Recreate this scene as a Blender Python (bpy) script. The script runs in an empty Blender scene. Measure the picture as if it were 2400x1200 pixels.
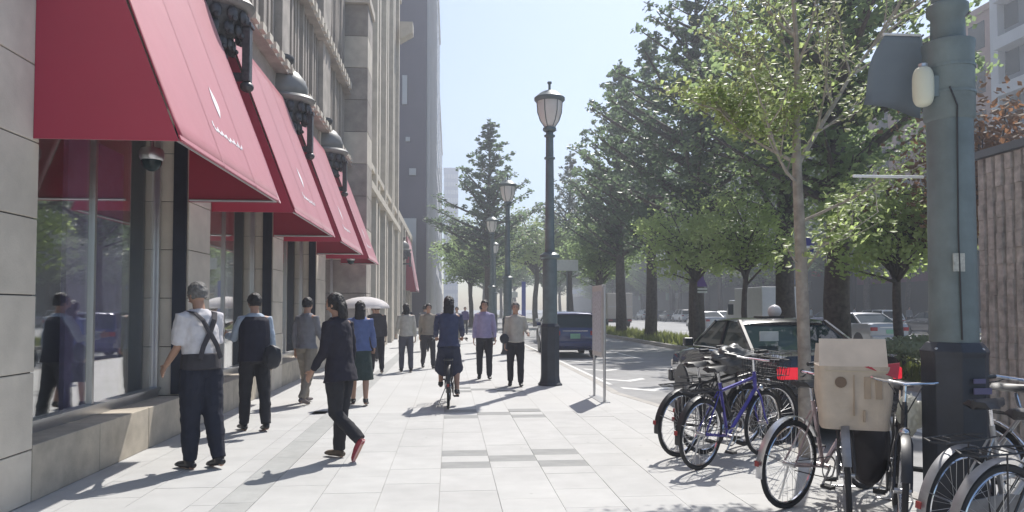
import bpy, bmesh, math, random
from mathutils import Vector, Matrix, noise
random.seed(7)
R = math.radians
scene = bpy.context.scene
COL = scene.collection

# ------------------------------------------------------------ camera, sky, sun, exposure
cd = bpy.data.cameras.new('camera'); cam = bpy.data.objects.new('camera', cd); COL.objects.link(cam)
cam.location = (0, 0, 1.5); cam.rotation_euler = (R(92.0), 0, R(-4.74))
cd.sensor_width = 36; cd.lens = 26.25; cd.shift_y = 0.0267; cd.clip_start = 0.05; cd.clip_end = 6000
scene.camera = cam
SUN_EL, SUN_AZ = R(54), R(26.5)            # azimuth clockwise from +Y
w = bpy.data.worlds.new('World'); scene.world = w; w.use_nodes = True
nt = w.node_tree; bg = nt.nodes['Background']
sky = nt.nodes.new('ShaderNodeTexSky'); sky.sky_type = 'NISHITA'; sky.sun_disc = False
sky.sun_elevation = SUN_EL; sky.sun_rotation = SUN_AZ; sky.air_density = 1.0; sky.dust_density = 1.0; sky.ozone_density = 2.0
nt.links.new(sky.outputs[0], bg.inputs[0]); bg.inputs[1].default_value = 0.10
sd = bpy.data.lights.new('sun', 'SUN'); sd.energy = 4.1; sd.angle = R(0.5); sd.color = (1, 0.955, 0.89)
so = bpy.data.objects.new('sun', sd); COL.objects.link(so)
sv = Vector((math.sin(SUN_AZ)*math.cos(SUN_EL), math.cos(SUN_AZ)*math.cos(SUN_EL), math.sin(SUN_EL)))
so.rotation_euler = sv.to_track_quat('Z', 'Y').to_euler()
scene.view_settings.view_transform = 'Standard'; scene.view_settings.look = 'None'
scene.view_settings.exposure = 0.74; scene.view_settings.gamma = 1; scene.view_settings.use_curve_mapping = False
scene.render.engine = 'CYCLES'
scene.cycles.max_bounces = 8; scene.cycles.transparent_max_bounces = 16

# ------------------------------------------------------------ materials
MATS = {}
def mat(name, col, rough=0.7, metal=0.0, var=0.12, scale=6.0, bump=0.0, bscale=40.0, spec=0.5, trans=None, coat=0.0, stain=0.0, mix=None, slab=0.0):
    if name in MATS: return MATS[name]
    m = bpy.data.materials.new(name); m.use_nodes = True; t = m.node_tree; N = t.nodes; L = t.links
    b = N['Principled BSDF']; b.inputs['Roughness'].default_value = rough; b.inputs['Metallic'].default_value = metal
    b.inputs['Specular IOR Level'].default_value = spec; b.inputs['Coat Weight'].default_value = coat
    tc = N.new('ShaderNodeTexCoord')
    n1 = N.new('ShaderNodeTexNoise'); n1.inputs['Scale'].default_value = scale; n1.inputs['Detail'].default_value = 6
    if slab: tc = N.new('ShaderNodeNewGeometry'); TO = tc.outputs['Position']
    else: TO = tc.outputs['Object']
    L.new(TO, n1.inputs['Vector'])
    cr = N.new('ShaderNodeValToRGB'); cr.color_ramp.elements[0].position = 0.3; cr.color_ramp.elements[1].position = 0.7
    c2 = mix if mix else tuple(min(1, c*(1+var)) for c in col); c1 = tuple(c*(1-var) for c in col)
    cr.color_ramp.elements[0].color = (*c1, 1); cr.color_ramp.elements[1].color = (*c2, 1)
    L.new(n1.outputs['Fac'], cr.inputs[0]); out = cr.outputs[0]
    if stain:
        n2 = N.new('ShaderNodeTexNoise'); n2.inputs['Scale'].default_value = scale*0.23; n2.inputs['Detail'].default_value = 8; n2.inputs['Roughness'].default_value = 0.7
        L.new(TO, n2.inputs['Vector'])
        mr = N.new('ShaderNodeMapRange'); mr.inputs[1].default_value = 0.35; mr.inputs[2].default_value = 0.7; mr.inputs[3].default_value = 1-stain; mr.inputs[4].default_value = 1
        L.new(n2.outputs['Fac'], mr.inputs[0])
        mx = N.new('ShaderNodeMix'); mx.data_type = 'RGBA'; mx.blend_type = 'MULTIPLY'; mx.inputs[0].default_value = 1
        L.new(out, mx.inputs[6]); L.new(mr.outputs[0], mx.inputs[7]); out = mx.outputs[2]
    if slab:
        oi = N.new('ShaderNodeObjectInfo'); m3 = N.new('ShaderNodeMapRange'); m3.inputs[3].default_value = 1-slab; m3.inputs[4].default_value = 1
        L.new(oi.outputs['Random'], m3.inputs[0]); mx = N.new('ShaderNodeMix'); mx.data_type = 'RGBA'; mx.blend_type = 'MULTIPLY'; mx.inputs[0].default_value = 1
        L.new(out, mx.inputs[6]); L.new(m3.outputs[0], mx.inputs[7]); out = mx.outputs[2]
        vo = N.new('ShaderNodeTexVoronoi'); vo.inputs['Scale'].default_value = 3.2; L.new(TO, vo.inputs['Vector'])
        lt = N.new('ShaderNodeMapRange'); lt.inputs[1].default_value = .035; lt.inputs[2].default_value = .06; lt.inputs[3].default_value = .68; lt.inputs[4].default_value = 1
        L.new(vo.outputs['Distance'], lt.inputs[0]); mx = N.new('ShaderNodeMix'); mx.data_type = 'RGBA'; mx.blend_type = 'MULTIPLY'; mx.inputs[0].default_value = 1
        L.new(out, mx.inputs[6]); L.new(lt.outputs[0], mx.inputs[7]); out = mx.outputs[2]
    L.new(out, b.inputs['Base Color'])
    if bump:
        n3 = N.new('ShaderNodeTexNoise'); n3.inputs['Scale'].default_value = bscale; n3.inputs['Detail'].default_value = 5
        L.new(TO, n3.inputs['Vector'])
        bp = N.new('ShaderNodeBump'); bp.inputs['Strength'].default_value = bump; bp.inputs['Distance'].default_value = 0.02
        L.new(n3.outputs['Fac'], bp.inputs['Height']); L.new(bp.outputs[0], b.inputs['Normal'])
    if trans:
        tr = N.new('ShaderNodeBsdfTranslucent'); tr.inputs[0].default_value = (*trans, 1)
        ms = N.new('ShaderNodeMixShader'); ms.inputs[0].default_value = 0.5
        L.new(b.outputs[0], ms.inputs[1]); L.new(tr.outputs[0], ms.inputs[2]); L.new(ms.outputs[0], N['Material Output'].inputs[0])
    MATS[name] = m; return m
def glassmat(name, tint=(0.75, 0.8, 0.78), ior=1.8, refl=1.0, base=None, power=3.0):
    if name in MATS: return MATS[name]
    m = bpy.data.materials.new(name); m.use_nodes = True; t = m.node_tree; N = t.nodes; L = t.links
    N.remove(N['Principled BSDF'])
    g = N.new('ShaderNodeBsdfGlossy'); g.inputs['Roughness'].default_value = 0.02; g.inputs[0].default_value = (refl, refl, refl, 1)
    if base is None:
        tp = N.new('ShaderNodeBsdfTransparent'); tp.inputs[0].default_value = (*tint, 1)
    else:
        tp = N.new('ShaderNodeBsdfDiffuse'); tp.inputs[0].default_value = (*base, 1)
    f0 = N.new('ShaderNodeLayerWeight'); f0.inputs[0].default_value = 0.5
    fp = N.new('ShaderNodeMath'); fp.operation = 'POWER'; fp.inputs[1].default_value = power; L.new(f0.outputs['Facing'], fp.inputs[0])
    f = N.new('ShaderNodeMapRange'); f.inputs[3].default_value = ((ior-1)/(ior+1))**2; f.inputs[4].default_value = 1.0; L.new(fp.outputs[0], f.inputs[0])
    s = N.new('ShaderNodeMixShader'); L.new(f.outputs[0], s.inputs[0]); L.new(tp.outputs[0], s.inputs[1]); L.new(g.outputs[0], s.inputs[2])
    L.new(s.outputs[0], N['Material Output'].inputs[0]); MATS[name] = m; return m

STONE = mat('facade_stone', (0.68, 0.62, 0.53), 0.85, var=0.10, scale=3, bump=0.15, bscale=60, stain=0.22)
STONE2 = mat('plinth_granite', (0.56, 0.50, 0.41), 0.75, var=0.14, scale=5, bump=0.1, bscale=80, stain=0.3)
STONE_UP = mat('weathered_stone', (0.49, 0.44, 0.395), 0.9, var=0.2, scale=2.5, bump=0.3, bscale=25, stain=0.4)
JOINT = mat('dark_joint', (0.10, 0.095, 0.09), 0.95)
PAVE = mat('pale_paving', (0.505, 0.505, 0.495), 0.8, var=0.05, scale=4, bump=0.08, bscale=120, stain=0.12, slab=0.06)
PAVE_D = mat('grey_paving', (0.29, 0.295, 0.29), 0.8, var=0.08, scale=6, bump=0.08, bscale=120, stain=0.1)
PAVE_J = mat('paving_joint', (0.33, 0.325, 0.31), 0.95)
STRIP = mat('drain_strip_stone', (0.40, 0.405, 0.395), 0.85, var=0.06, scale=8, stain=0.15)
KERB = mat('kerb_stone', (0.48, 0.46, 0.43), 0.85, var=0.1, scale=8, stain=0.2)
ASPH = mat('asphalt', (0.36, 0.36, 0.36), 0.9, var=0.12, scale=3, bump=0.2, bscale=150, stain=0.2)
ASPH_M = mat('main_road_asphalt', (0.40, 0.40, 0.40), 0.9, var=0.12, scale=1, bump=0.2, bscale=150, stain=0.15)
PAINT = mat('road_paint', (0.75, 0.75, 0.73), 0.7, var=0.06, scale=20, stain=0.25)
RED = None
def redfabric():
    m = bpy.data.materials.new('red_awning_vinyl'); m.use_nodes = True; t = m.node_tree; N = t.nodes; L = t.links
    b = N['Principled BSDF']; b.inputs['Roughness'].default_value = 0.6; b.inputs['Specular IOR Level'].default_value = 0.4
    b.inputs['Sheen Weight'].default_value = 0.6; b.inputs['Sheen Roughness'].default_value = 0.45; b.inputs['Sheen Tint'].default_value = (1, 0.85, 0.9, 1)
    b.inputs['Coat Weight'].default_value = 0.5; b.inputs['Coat Roughness'].default_value = 0.55
    tc = N.new('ShaderNodeTexCoord'); n = N.new('ShaderNodeTexNoise'); n.inputs['Scale'].default_value = 1.3; n.inputs['Detail'].default_value = 7
    L.new(tc.outputs['Object'], n.inputs['Vector'])
    cr = N.new('ShaderNodeValToRGB'); cr.color_ramp.elements[0].color = (0.36, 0.018, 0.050, 1); cr.color_ramp.elements[1].color = (0.46, 0.028, 0.070, 1)
    L.new(n.outputs['Fac'], cr.inputs[0]); L.new(cr.outputs[0], b.inputs['Base Color'])
    n3 = N.new('ShaderNodeTexNoise'); n3.inputs['Scale'].default_value = 2.2; L.new(tc.outputs['Object'], n3.inputs['Vector'])
    bp = N.new('ShaderNodeBump'); bp.inputs['Strength'].default_value = 0.25; bp.inputs['Distance'].default_value = 0.05
    L.new(n3.outputs['Fac'], bp.inputs['Height']); L.new(bp.outputs[0], b.inputs['Normal'])
    tr = N.new('ShaderNodeBsdfTranslucent'); tr.inputs[0].default_value = (0.5, 0.02, 0.06, 1)
    ms = N.new('ShaderNodeMixShader'); ms.inputs[0].default_value = 0.10
    L.new(b.outputs[0], ms.inputs[1]); L.new(tr.outputs[0], ms.inputs[2]); L.new(ms.outputs[0], N['Material Output'].inputs[0])
    return m
RED = redfabric()
WHITEP = mat('white_print', (0.85, 0.82, 0.84), 0.6, var=0.02)
GREENP = mat('green_lamp_paint', (0.165, 0.207, 0.215), 0.45, var=0.18, scale=5, stain=0.3, bump=.1, bscale=30)
BASEP = mat('dark_base_paint', (0.040, 0.046, 0.062), 0.5, var=0.2, scale=5, stain=0.35, bump=.12, bscale=30)
BRONZE = mat('dark_bronze', (0.075, 0.075, 0.08), 0.45, 0.5, var=0.3, scale=14, bump=0.3, bscale=30)
DOME = mat('grey_dome', (0.22, 0.22, 0.21), 0.45, 0.2, var=0.1)
FRAME = mat('dark_window_frame', (0.03, 0.033, 0.05), 0.35, 0.4)
ALU = mat('brushed_steel', (0.55, 0.55, 0.56), 0.32, 0.9, var=0.05)
CHROME = mat('chrome', (0.7, 0.7, 0.72), 0.15, 1.0, var=0.03)
BLACKP = mat('black_plastic', (0.025, 0.025, 0.028), 0.45, var=0.2)
RUBBER = mat('rubber', (0.03, 0.03, 0.032), 0.85, var=0.2)
GLASS = glassmat('shop_glass', (0.97, 0.98, 0.97), 2.0, power=2.2)
CARGLASS = glassmat('car_glass', base=(0.02, 0.035, 0.04), ior=1.45, refl=.65, power=5.0)
MILK = mat('milky_glass', (0.86, 0.85, 0.83), 0.3, var=0.04, trans=(0.97, 0.96, 0.93))
BARK = mat('bark', (0.10, 0.085, 0.075), 0.95, var=0.35, scale=9, bump=0.8, bscale=25)
BARK_L = mat('light_bark', (0.34, 0.30, 0.26), 0.9, var=0.25, scale=12, bump=0.5, bscale=40)
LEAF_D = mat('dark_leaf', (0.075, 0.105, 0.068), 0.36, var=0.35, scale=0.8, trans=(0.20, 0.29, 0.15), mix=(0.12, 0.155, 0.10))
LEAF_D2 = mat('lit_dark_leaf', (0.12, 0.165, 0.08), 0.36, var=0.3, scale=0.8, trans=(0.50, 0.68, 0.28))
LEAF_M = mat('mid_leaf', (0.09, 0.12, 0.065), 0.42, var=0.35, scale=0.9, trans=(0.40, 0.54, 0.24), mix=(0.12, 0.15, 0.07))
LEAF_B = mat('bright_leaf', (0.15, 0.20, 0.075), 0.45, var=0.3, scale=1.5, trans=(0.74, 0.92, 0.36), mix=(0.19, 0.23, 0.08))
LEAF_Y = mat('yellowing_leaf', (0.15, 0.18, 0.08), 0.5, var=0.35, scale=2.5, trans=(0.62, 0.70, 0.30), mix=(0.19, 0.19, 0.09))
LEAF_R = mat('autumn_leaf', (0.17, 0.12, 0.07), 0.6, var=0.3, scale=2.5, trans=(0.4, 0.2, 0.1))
GRASS = mat('median_grass', (0.12, 0.13, 0.05), 0.9, var=0.3, scale=2, bump=0.8, bscale=40, stain=0.3)
SKIN = mat('skin', (0.42, 0.25, 0.18), 0.55, var=0.06)
HAIR = mat('black_hair', (0.016, 0.014, 0.016), 0.5, var=0.3, scale=30, bump=0.6, bscale=90)
HAIR_G = mat('grey_hair', (0.16, 0.155, 0.15), 0.6, var=0.3, scale=40, bump=0.6, bscale=90)
EYE = mat('eye', (0.02, 0.015, 0.012), 0.3)
LIP = mat('lip', (0.30, 0.12, 0.10), 0.5)
CARD = mat('cardboard', (0.60, 0.50, 0.40), 0.85, var=0.08, scale=8, stain=0.25, bump=.15, bscale=14)
def cloth(n, c, rough=0.85): return mat('cloth_' + n, c, rough, var=0.12, scale=12, bump=0.25, bscale=18)

# ------------------------------------------------------------ mesh helpers
class MB:
    def __init__(s): s.v = []; s.f = []
    def add(s, v, f):
        o = len(s.v); s.v += [tuple(p) for p in v]; s.f += [tuple(i+o for i in q) for q in f]; return s
    def box(s, x0, x1, y0, y1, z0, z1, rz=0, c=None):
        v = [(x, y, z) for z in (z0, z1) for x, y in ((x0, y0), (x1, y0), (x1, y1), (x0, y1))]
        if rz:
            cx, cy = c or ((x0+x1)/2, (y0+y1)/2); ca, sa = math.cos(rz), math.sin(rz)
            v = [(cx+(x-cx)*ca-(y-cy)*sa, cy+(x-cx)*sa+(y-cy)*ca, z) for x, y, z in v]
        return s.add(v, [(0, 3, 2, 1), (4, 5, 6, 7), (0, 1, 5, 4), (1, 2, 6, 5), (2, 3, 7, 6), (3, 0, 4, 7)])
    def poly_prism(s, pts, d):                      # pts: 3-D polygon, d: extrusion vector
        n = len(pts); v = [tuple(p) for p in pts] + [tuple(Vector(p)+Vector(d)) for p in pts]
        f = [tuple(range(n-1, -1, -1)), tuple(range(n, 2*n))] + [(i, (i+1) % n, (i+1) % n+n, i+n) for i in range(n)]
        return s.add(v, f)
    def path(s, pts, rs, n=8, side=None, cap=True, closed=False):
        pts = [Vector(p) for p in pts]; K = len(pts); v = []; prev = None
        for i, p in enumerate(pts):
            if closed: d = pts[(i+1) % K]-pts[i-1]
            else: d = (pts[min(i+1, K-1)]-pts[max(i-1, 0)])
            if d.length < 1e-9: d = Vector((0, 0, 1))
            d.normalize()
            ref = Vector(side) if side is not None else (prev if prev is not None else (Vector((1, 0, 0)) if abs(d.x) < 0.8 else Vector((0, 1, 0))))
            a = ref - d*ref.dot(d)
            if a.length < 1e-4: a = d.orthogonal()
            a.normalize(); b = d.cross(a); prev = a
            r = rs[i] if isinstance(rs, list) else rs
            ra, rb = r if isinstance(r, tuple) else (r, r)
            for k in range(n):
                t = 2*math.pi*k/n; v.append(p + a*ra*math.cos(t) + b*rb*math.sin(t))
        f = []
        for i in range(K if closed else K-1):
            j = (i+1) % K
            for k in range(n):
                l = (k+1) % n; f.append((i*n+k, i*n+l, j*n+l, j*n+k))
        if cap and not closed: f += [tuple(range(n-1, -1, -1)), tuple(range((K-1)*n, K*n))]
        return s.add(v, f)
    def rod(s, a, b, r, r2=None, n=8): return s.path([a, b], [r, r if r2 is None else r2], n)
    def lathe(s, prof, c=(0, 0, 0), n=20, a0=0, a1=2*math.pi):
        full = abs(a1-a0-2*math.pi) < 1e-6; m = n if full else n+1; v = []
        for r, z in prof:
            for k in range(m):
                t = a0+(a1-a0)*k/n; v.append((c[0]+r*math.cos(t), c[1]+r*math.sin(t), c[2]+z))
        f = []
        for i in range(len(prof)-1):
            for k in range(n):
                l = (k+1) % m; f.append((i*m+k, i*m+l, (i+1)*m+l, (i+1)*m+k))
        f += [tuple(range(m-1, -1, -1)), tuple(range((len(prof)-1)*m, len(prof)*m))]
        return s.add(v, f)
    def ball(s, c, r, n=14, m=8):
        rx, ry, rz = r if isinstance(r, tuple) else (r, r, r)
        v = [(c[0], c[1], c[2]-rz)]
        for i in range(1, m):
            t = math.pi*i/m
            for k in range(n):
                a = 2*math.pi*k/n; v.append((c[0]+rx*math.sin(t)*math.cos(a), c[1]+ry*math.sin(t)*math.sin(a), c[2]-rz*math.cos(t)))
        v.append((c[0], c[1], c[2]+rz)); f = []
        for k in range(n): f.append((0, 1+(k+1) % n, 1+k))
        for i in range(m-2):
            for k in range(n):
                a = 1+i*n+k; b = 1+i*n+(k+1) % n; f.append((a, b, b+n, a+n))
        e = len(v)-1
        for k in range(n): f.append((e, 1+(m-2)*n+k, 1+(m-2)*n+(k+1) % n))
        return s.add(v, f)
    def torus(s, c, R_, r, axis='x', n=40, m=8, a0=0, a1=2*math.pi):
        full = abs(a1-a0-2*math.pi) < 1e-6; pts = []
        for k in range(n if full else n+1):
            t = a0+(a1-a0)*k/n
            pts.append((c[0], c[1]+R_*math.cos(t), c[2]+R_*math.sin(t)) if axis == 'x' else ((c[0]+R_*math.cos(t), c[1]+R_*math.sin(t), c[2]) if axis == 'z' else (c[0]+R_*math.cos(t), c[1], c[2]+R_*math.sin(t))))
        sd_ = {'x': (1, 0, 0), 'y': (0, 1, 0), 'z': (0, 0, 1)}[axis]
        return s.path(pts, r, m, side=sd_, closed=full)
    def loft(s, rings, cap=True, closed=True):
        n = len(rings[0]); v = [p for r in rings for p in r]; f = []
        for i in range(len(rings)-1):
            for k in range(n if closed else n-1):
                l = (k+1) % n; f.append((i*n+k, i*n+l, (i+1)*n+l, (i+1)*n+k))
        if cap: f += [tuple(range(n-1, -1, -1)), tuple(range((len(rings)-1)*n, len(rings)*n))]
        return s.add(v, f)
    def xf(s, M):
        s.v = [tuple(M @ Vector(p)) for p in s.v]; return s
    def mesh(s, name, smooth=False):
        me = bpy.data.meshes.new(name); me.from_pydata(s.v, [], s.f)
        bm = bmesh.new(); bm.from_mesh(me); bmesh.ops.recalc_face_normals(bm, faces=bm.faces); bm.to_mesh(me); bm.free()
        if smooth: me.shade_smooth()
        return me
    def build(s, name, m, parent=None, smooth=False, bevel=0, loc=None):
        me = s.mesh(name, smooth); me.materials.append(m)
        o = bpy.data.objects.new(name, me); COL.objects.link(o)
        if parent is not None: o.parent = parent
        if loc: o.location = loc
        if bevel:
            b = o.modifiers.new('bevel', 'BEVEL'); b.width = bevel; b.segments = 2; b.limit_method = 'ANGLE'
        if smooth:
            try: me.set_sharp_from_angle(angle=R(42))
            except Exception: pass
        return o
def tag(o, label=None, cat=None, group=None, kind=None):
    if label: o['label'] = label
    if cat: o['category'] = cat
    if group: o['group'] = group
    if kind: o['kind'] = kind
    return o
def empty(name, loc=(0, 0, 0), rz=0, label=None, cat=None, group=None):
    o = bpy.data.objects.new(name, None); COL.objects.link(o); o.location = loc; o.rotation_euler.z = rz; o.empty_display_size = 0.2
    return tag(o, label, cat, group)
def copy_tree(o, parent=None):
    c = o.copy(); COL.objects.link(c)
    if parent is not None: c.parent = parent
    for ch in [x for x in o.children]: copy_tree(ch, c)
    return c
def inst(name, me, loc, parent, rz=0, sc=None):
    o = bpy.data.objects.new(name, me); COL.objects.link(o); o.location = loc; o.parent = parent; o.rotation_euler.z = rz
    if sc: o.scale = sc
    return o

# ============================================================ SETTING
# ground far and wide
tag(MB().add([(-400, -30, -0.16), (400, -30, -0.16), (400, 1500, -0.16), (-400, 1500, -0.16)], [(0, 1, 2, 3)]).build('ground', ASPH_M), kind='structure')
def sheet(name, pts, z, m, kind='structure'):
    return tag(MB().add([(x, y, z) for x, y in pts], [tuple(range(len(pts)))]).build(name, m), kind=kind)
# kerb line of the walk: (x, y)
KL = [(3.95, -8), (3.85, 5.0), (3.74, 8.7), (3.48, 10.4), (3.28, 11.8), (3.05, 13.3), (3.14, 16), (3.14, 300)]
sheet('service_road', [(3.0, -8), (9.2, -8), (9.2, 300), (3.0, 300)], -0.13, ASPH)
GX, GY = 0.475, 0.2955; X0, Y0 = -0.082-0.475*7, 7.13-0.2955*12
ROWS0, ROWS1 = 6, 25
def kx(y):
    for (xa, ya), (xb, yb) in zip(KL, KL[1:]):
        if ya <= y <= yb: return xa+(xb-xa)*(y-ya)/(yb-ya)
    return KL[-1][0]
yn, yf = Y0+GY*ROWS0, Y0+GY*ROWS1
m = MB()
m.add([(-6, -8, 0), (kx(-8)-.15, -8, 0), (kx(yn)-.15, yn, 0), (-6, yn, 0)], [(0, 1, 2, 3)])
far = [(-6, yf, 0)] + [(kx(yf)-.15, yf, 0)] + [(x-.15, y, 0) for x, y in KL if y > yf] + [(-6, 300, 0)]
m.add(far, [tuple(range(len(far)))])
m.add([(-6, yn, -0.006), (kx(yn)-.15, yn, -0.006), (kx(yf)-.15, yf, -0.006), (-6, yf, -0.006)], [(0, 1, 2, 3)])
def paving_mat():
    mt = bpy.data.materials.new('paving_far'); mt.use_nodes = True; t = mt.node_tree; N = t.nodes; L = t.links; b = N['Principled BSDF']
    b.inputs['Roughness'].default_value = 0.8
    tc = N.new('ShaderNodeTexCoord'); sp = N.new('ShaderNodeSeparateXYZ'); L.new(tc.outputs['Object'], sp.inputs[0])
    def line(sock, off, pitch, wdt):
        a = N.new('ShaderNodeMath'); a.operation = 'SUBTRACT'; a.inputs[1].default_value = off; L.new(sock, a.inputs[0])
        p = N.new('ShaderNodeMath'); p.operation = 'PINGPONG'; p.inputs[1].default_value = pitch/2; L.new(a.outputs[0], p.inputs[0])
        g = N.new('ShaderNodeMath'); g.operation = 'LESS_THAN'; g.inputs[1].default_value = wdt; L.new(p.outputs[0], g.inputs[0]); return g.outputs[0]
    l1 = line(sp.outputs[0], X0, GX, 0.004); l2 = line(sp.outputs[1], Y0, GY*2, 0.003)
    mx = N.new('ShaderNodeMath'); mx.operation = 'MAXIMUM'; L.new(l1, mx.inputs[0]); L.new(l2, mx.inputs[1])
    n = N.new('ShaderNodeTexNoise'); n.inputs['Scale'].default_value = 1.2; n.inputs['Detail'].default_value = 8; L.new(tc.outputs['Object'], n.inputs['Vector'])
    cr = N.new('ShaderNodeValToRGB'); cr.color_ramp.elements[0].color = (0.46, 0.46, 0.45, 1); cr.color_ramp.elements[1].color = (0.52, 0.52, 0.51, 1)
    cr.color_ramp.elements[0].position = .3; cr.color_ramp.elements[1].position = .7
    L.new(n.outputs['Fac'], cr.inputs[0])
    q = N.new('ShaderNodeMix'); q.data_type = 'RGBA'; L.new(mx.outputs[0], q.inputs[0]); L.new(cr.outputs[0], q.inputs[6]); q.inputs[7].default_value = (0.36, 0.355, 0.34, 1)
    L.new(q.outputs[2], b.inputs['Base Color']); return mt
walk = tag(m.build('pavement', paving_mat()), kind='structure')
walk.data.materials.append(PAVE_J); walk.data.polygons[2].material_index = 1
# pavers nearest the camera, one object each
def pv(wd, dp):
    return MB().box(-wd/2, wd/2, -dp/2, dp/2, -0.03, 0).mesh('paver')
pm = {}
for key, mt_ in (('l', PAVE), ('d', PAVE_D)):
    a = pv(GX-.004, 2*GY-.003); a.materials.append(mt_); b_ = pv(GX-.004, GY-.003); b_.materials.append(mt_); pm[key+'2'] = a; pm[key+'1'] = b_
dark = set()
for base in (12, 23, 1):
    for c_ in (7, 9): dark |= {(c_, base), (c_, base+2)}
    dark.add((8, base+1))
cnt = 0
for c_ in range(0, 15):
    if c_ == 3: continue            # drain strip column, built below
    xc = X0+GX*(c_+.5); r_ = ROWS0
    off = (c_*1) % 2
    if off: rows = [(ROWS0, 1)] ; r_ = ROWS0+1
    else: rows = []
    while r_ < ROWS1: 
        h = 2 if r_+2 <= ROWS1 else 1; rows.append((r_, h)); r_ += h
    for (r0, h) in rows:
        parts = [(r0, h, 'l')]
        if any((c_, r0+k) in dark for k in range(h)): parts = [(r0+k, 1, 'd' if (c_, r0+k) in dark else 'l') for k in range(h)]
        for (rr, hh, kk) in parts:
            yc = Y0+GY*(rr+hh/2)
            if xc+GX/2 > kx(yc)-.16:
                wd = kx(yc)-.17-(xc-GX/2)
                if wd > 0.08:
                    me = pv(wd, hh*GY-.005); me.materials.append(PAVE); inst('paver', me, (xc-GX/2+wd/2, yc, 0), walk)
                continue
            inst('paver', pm[kk+str(hh)], (xc, yc, random.uniform(-.0012, .0008)), walk); cnt += 1
# drain strip along the walk (column 3), grey
m = MB(); xa = X0+GX*3
for k in range(0, 60):
    ya = 4.2+k*0.9; m.box(xa+.205, xa+.262+.21, ya, ya+.894, -.03, .0005)
tag(m.build('drain_strip', STRIP, walk), kind='stuff')
m = MB()
for k in range(ROWS0//2, 13):
    ya = Y0+GY*2*k; m.box(xa+.003, xa+.200, ya+.003, ya+2*GY-.003, -.03, 0)
tag(m.build('narrow_paver', PAVE, walk), kind='stuff')
for base in (23, 34):               # far grey inlay tiles
    for (c_, r_) in ((7, base), (7, base+2), (9, base), (9, base+2), (8, base+1)):
        if r_ < ROWS1: continue
        x_, y_ = X0+GX*c_, Y0+GY*r_
        o = MB().box(x_+.003, x_+GX-.003, y_+.002, y_+GY-.003, -.02, .004).build('grey_paver', PAVE_D, walk)
# kerb stones
kb = empty('kerb', label=None); kb['kind'] = 'structure'; n = 0
for (xa_, ya_), (xb_, yb_) in zip(KL, KL[1:]):
    L_ = math.hypot(xb_-xa_, yb_-ya_); k = max(1, round(min(L_, 30)/0.9)); sl = min(1, 30/L_)
    for i in range(k):
        t0, t1 = sl*i/k, sl*(i+1)/k
        p0 = Vector((xa_+(xb_-xa_)*t0, ya_+(yb_-ya_)*t0, 0)); p1 = Vector((xa_+(xb_-xa_)*t1, ya_+(yb_-ya_)*t1, 0)); d = (p1-p0).normalized()*.004
        if p1.y < 4: continue
        MB().poly_prism([p0+d+Vector((-.15, 0, -.15)), p1-d+Vector((-.15, 0, -.15)), p1-d+Vector((0, 0, -.15)), p0+d+Vector((0, 0, -.15))], (0, 0, .153)).build('kerb_stone', KERB, kb)
    if sl < 1:
        y_ = ya_+30
        tag(MB().box(xb_-.15, xb_, y_, yb_, -.15, .003).build('far_kerb', KERB, kb), kind='stuff')
MB().box(3.80, 3.95, -8, 4.0, -.15, .003).build('near_kerb', KERB, kb)
# road paint on the service road
def paint(name, pts, z=-.126): return tag(MB().add([(x, y, z) for x, y in pts], [tuple(range(len(pts)))]).build(name, PAINT), kind='structure')
def arrow(cx, cy, s):
    return [(cx-.5*s, cy+.9*s), (cx-.5*s, cy+.55*s), (cx, cy), (cx+.5*s, cy+.55*s), (cx+.5*s, cy+.9*s), (cx, cy+.35*s)]
for i, (cx, cy) in enumerate(((4.05, 14.6), (4.05, 16.6), (4.15, 19.5), (4.2, 22.8))): paint('lane_arrow_marking', arrow(cx, cy, 1.0))
paint('lane_line_marking', [(3.42, 16), (3.52, 16), (3.52, 120), (3.42, 120)]); 
for k in range(14): paint('lane_dash_marking', [(6.2, 8+k*8), (6.33, 8+k*8), (6.33, 12+k*8), (6.2, 12+k*8)])
# median with grass, kerb
m = MB().box(9.2, 9.4, -8, 230, -.16, .02).box(13.2, 13.4, -8, 230, -.16, .02)
tag(m.build('median_kerb', KERB), kind='structure')
tag(MB().box(9.4, 13.2, -8, 230, -.16, .0).build('median_soil', GRASS), kind='structure')
sheet('main_road', [(13.4, -8), (31, -8), (31, 300), (13.4, 300)], -.13, ASPH_M)
tag(MB().box(31, 31.2, -8, 300, -.16, .03).box(34, 60, -8, 300, -.16, .03).build('far_pavement', KERB), kind='structure')
tag(MB().box(31.2, 34, -8, 300, -.16, .0).build('far_median', GRASS), kind='structure')
for j in range(4):
    for k in range(10): paint('main_lane_marking', [(17+3.4*j, 20+k*10), (17.15+3.4*j, 20+k*10), (17.15+3.4*j, 25+k*10), (17+3.4*j, 25+k*10)])
# grass tufts on the median
m = MB()
for i in range(9000):
    x = random.uniform(9.45, 13.1); y = 12+70*random.random()**1.3; h = random.uniform(.08, .35); a = random.random()*6.28; s_ = random.uniform(.02, .05)
    dx, dy = math.cos(a)*s_, math.sin(a)*s_; lx, ly = random.uniform(-.1, .1), random.uniform(-.1, .1)
    m.add([(x-dx, y-dy, 0), (x+dx, y+dy, 0), (x+lx, y+ly, h)], [(0, 1, 2)])
tag(m.build('median_grass', mat('grass_blades', (0.16, 0.18, 0.06), .8, var=.3, scale=3, trans=(0.3, 0.34, 0.1))), 'pale dry grass tufts growing along the tree median', 'grass', kind='stuff')

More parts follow.
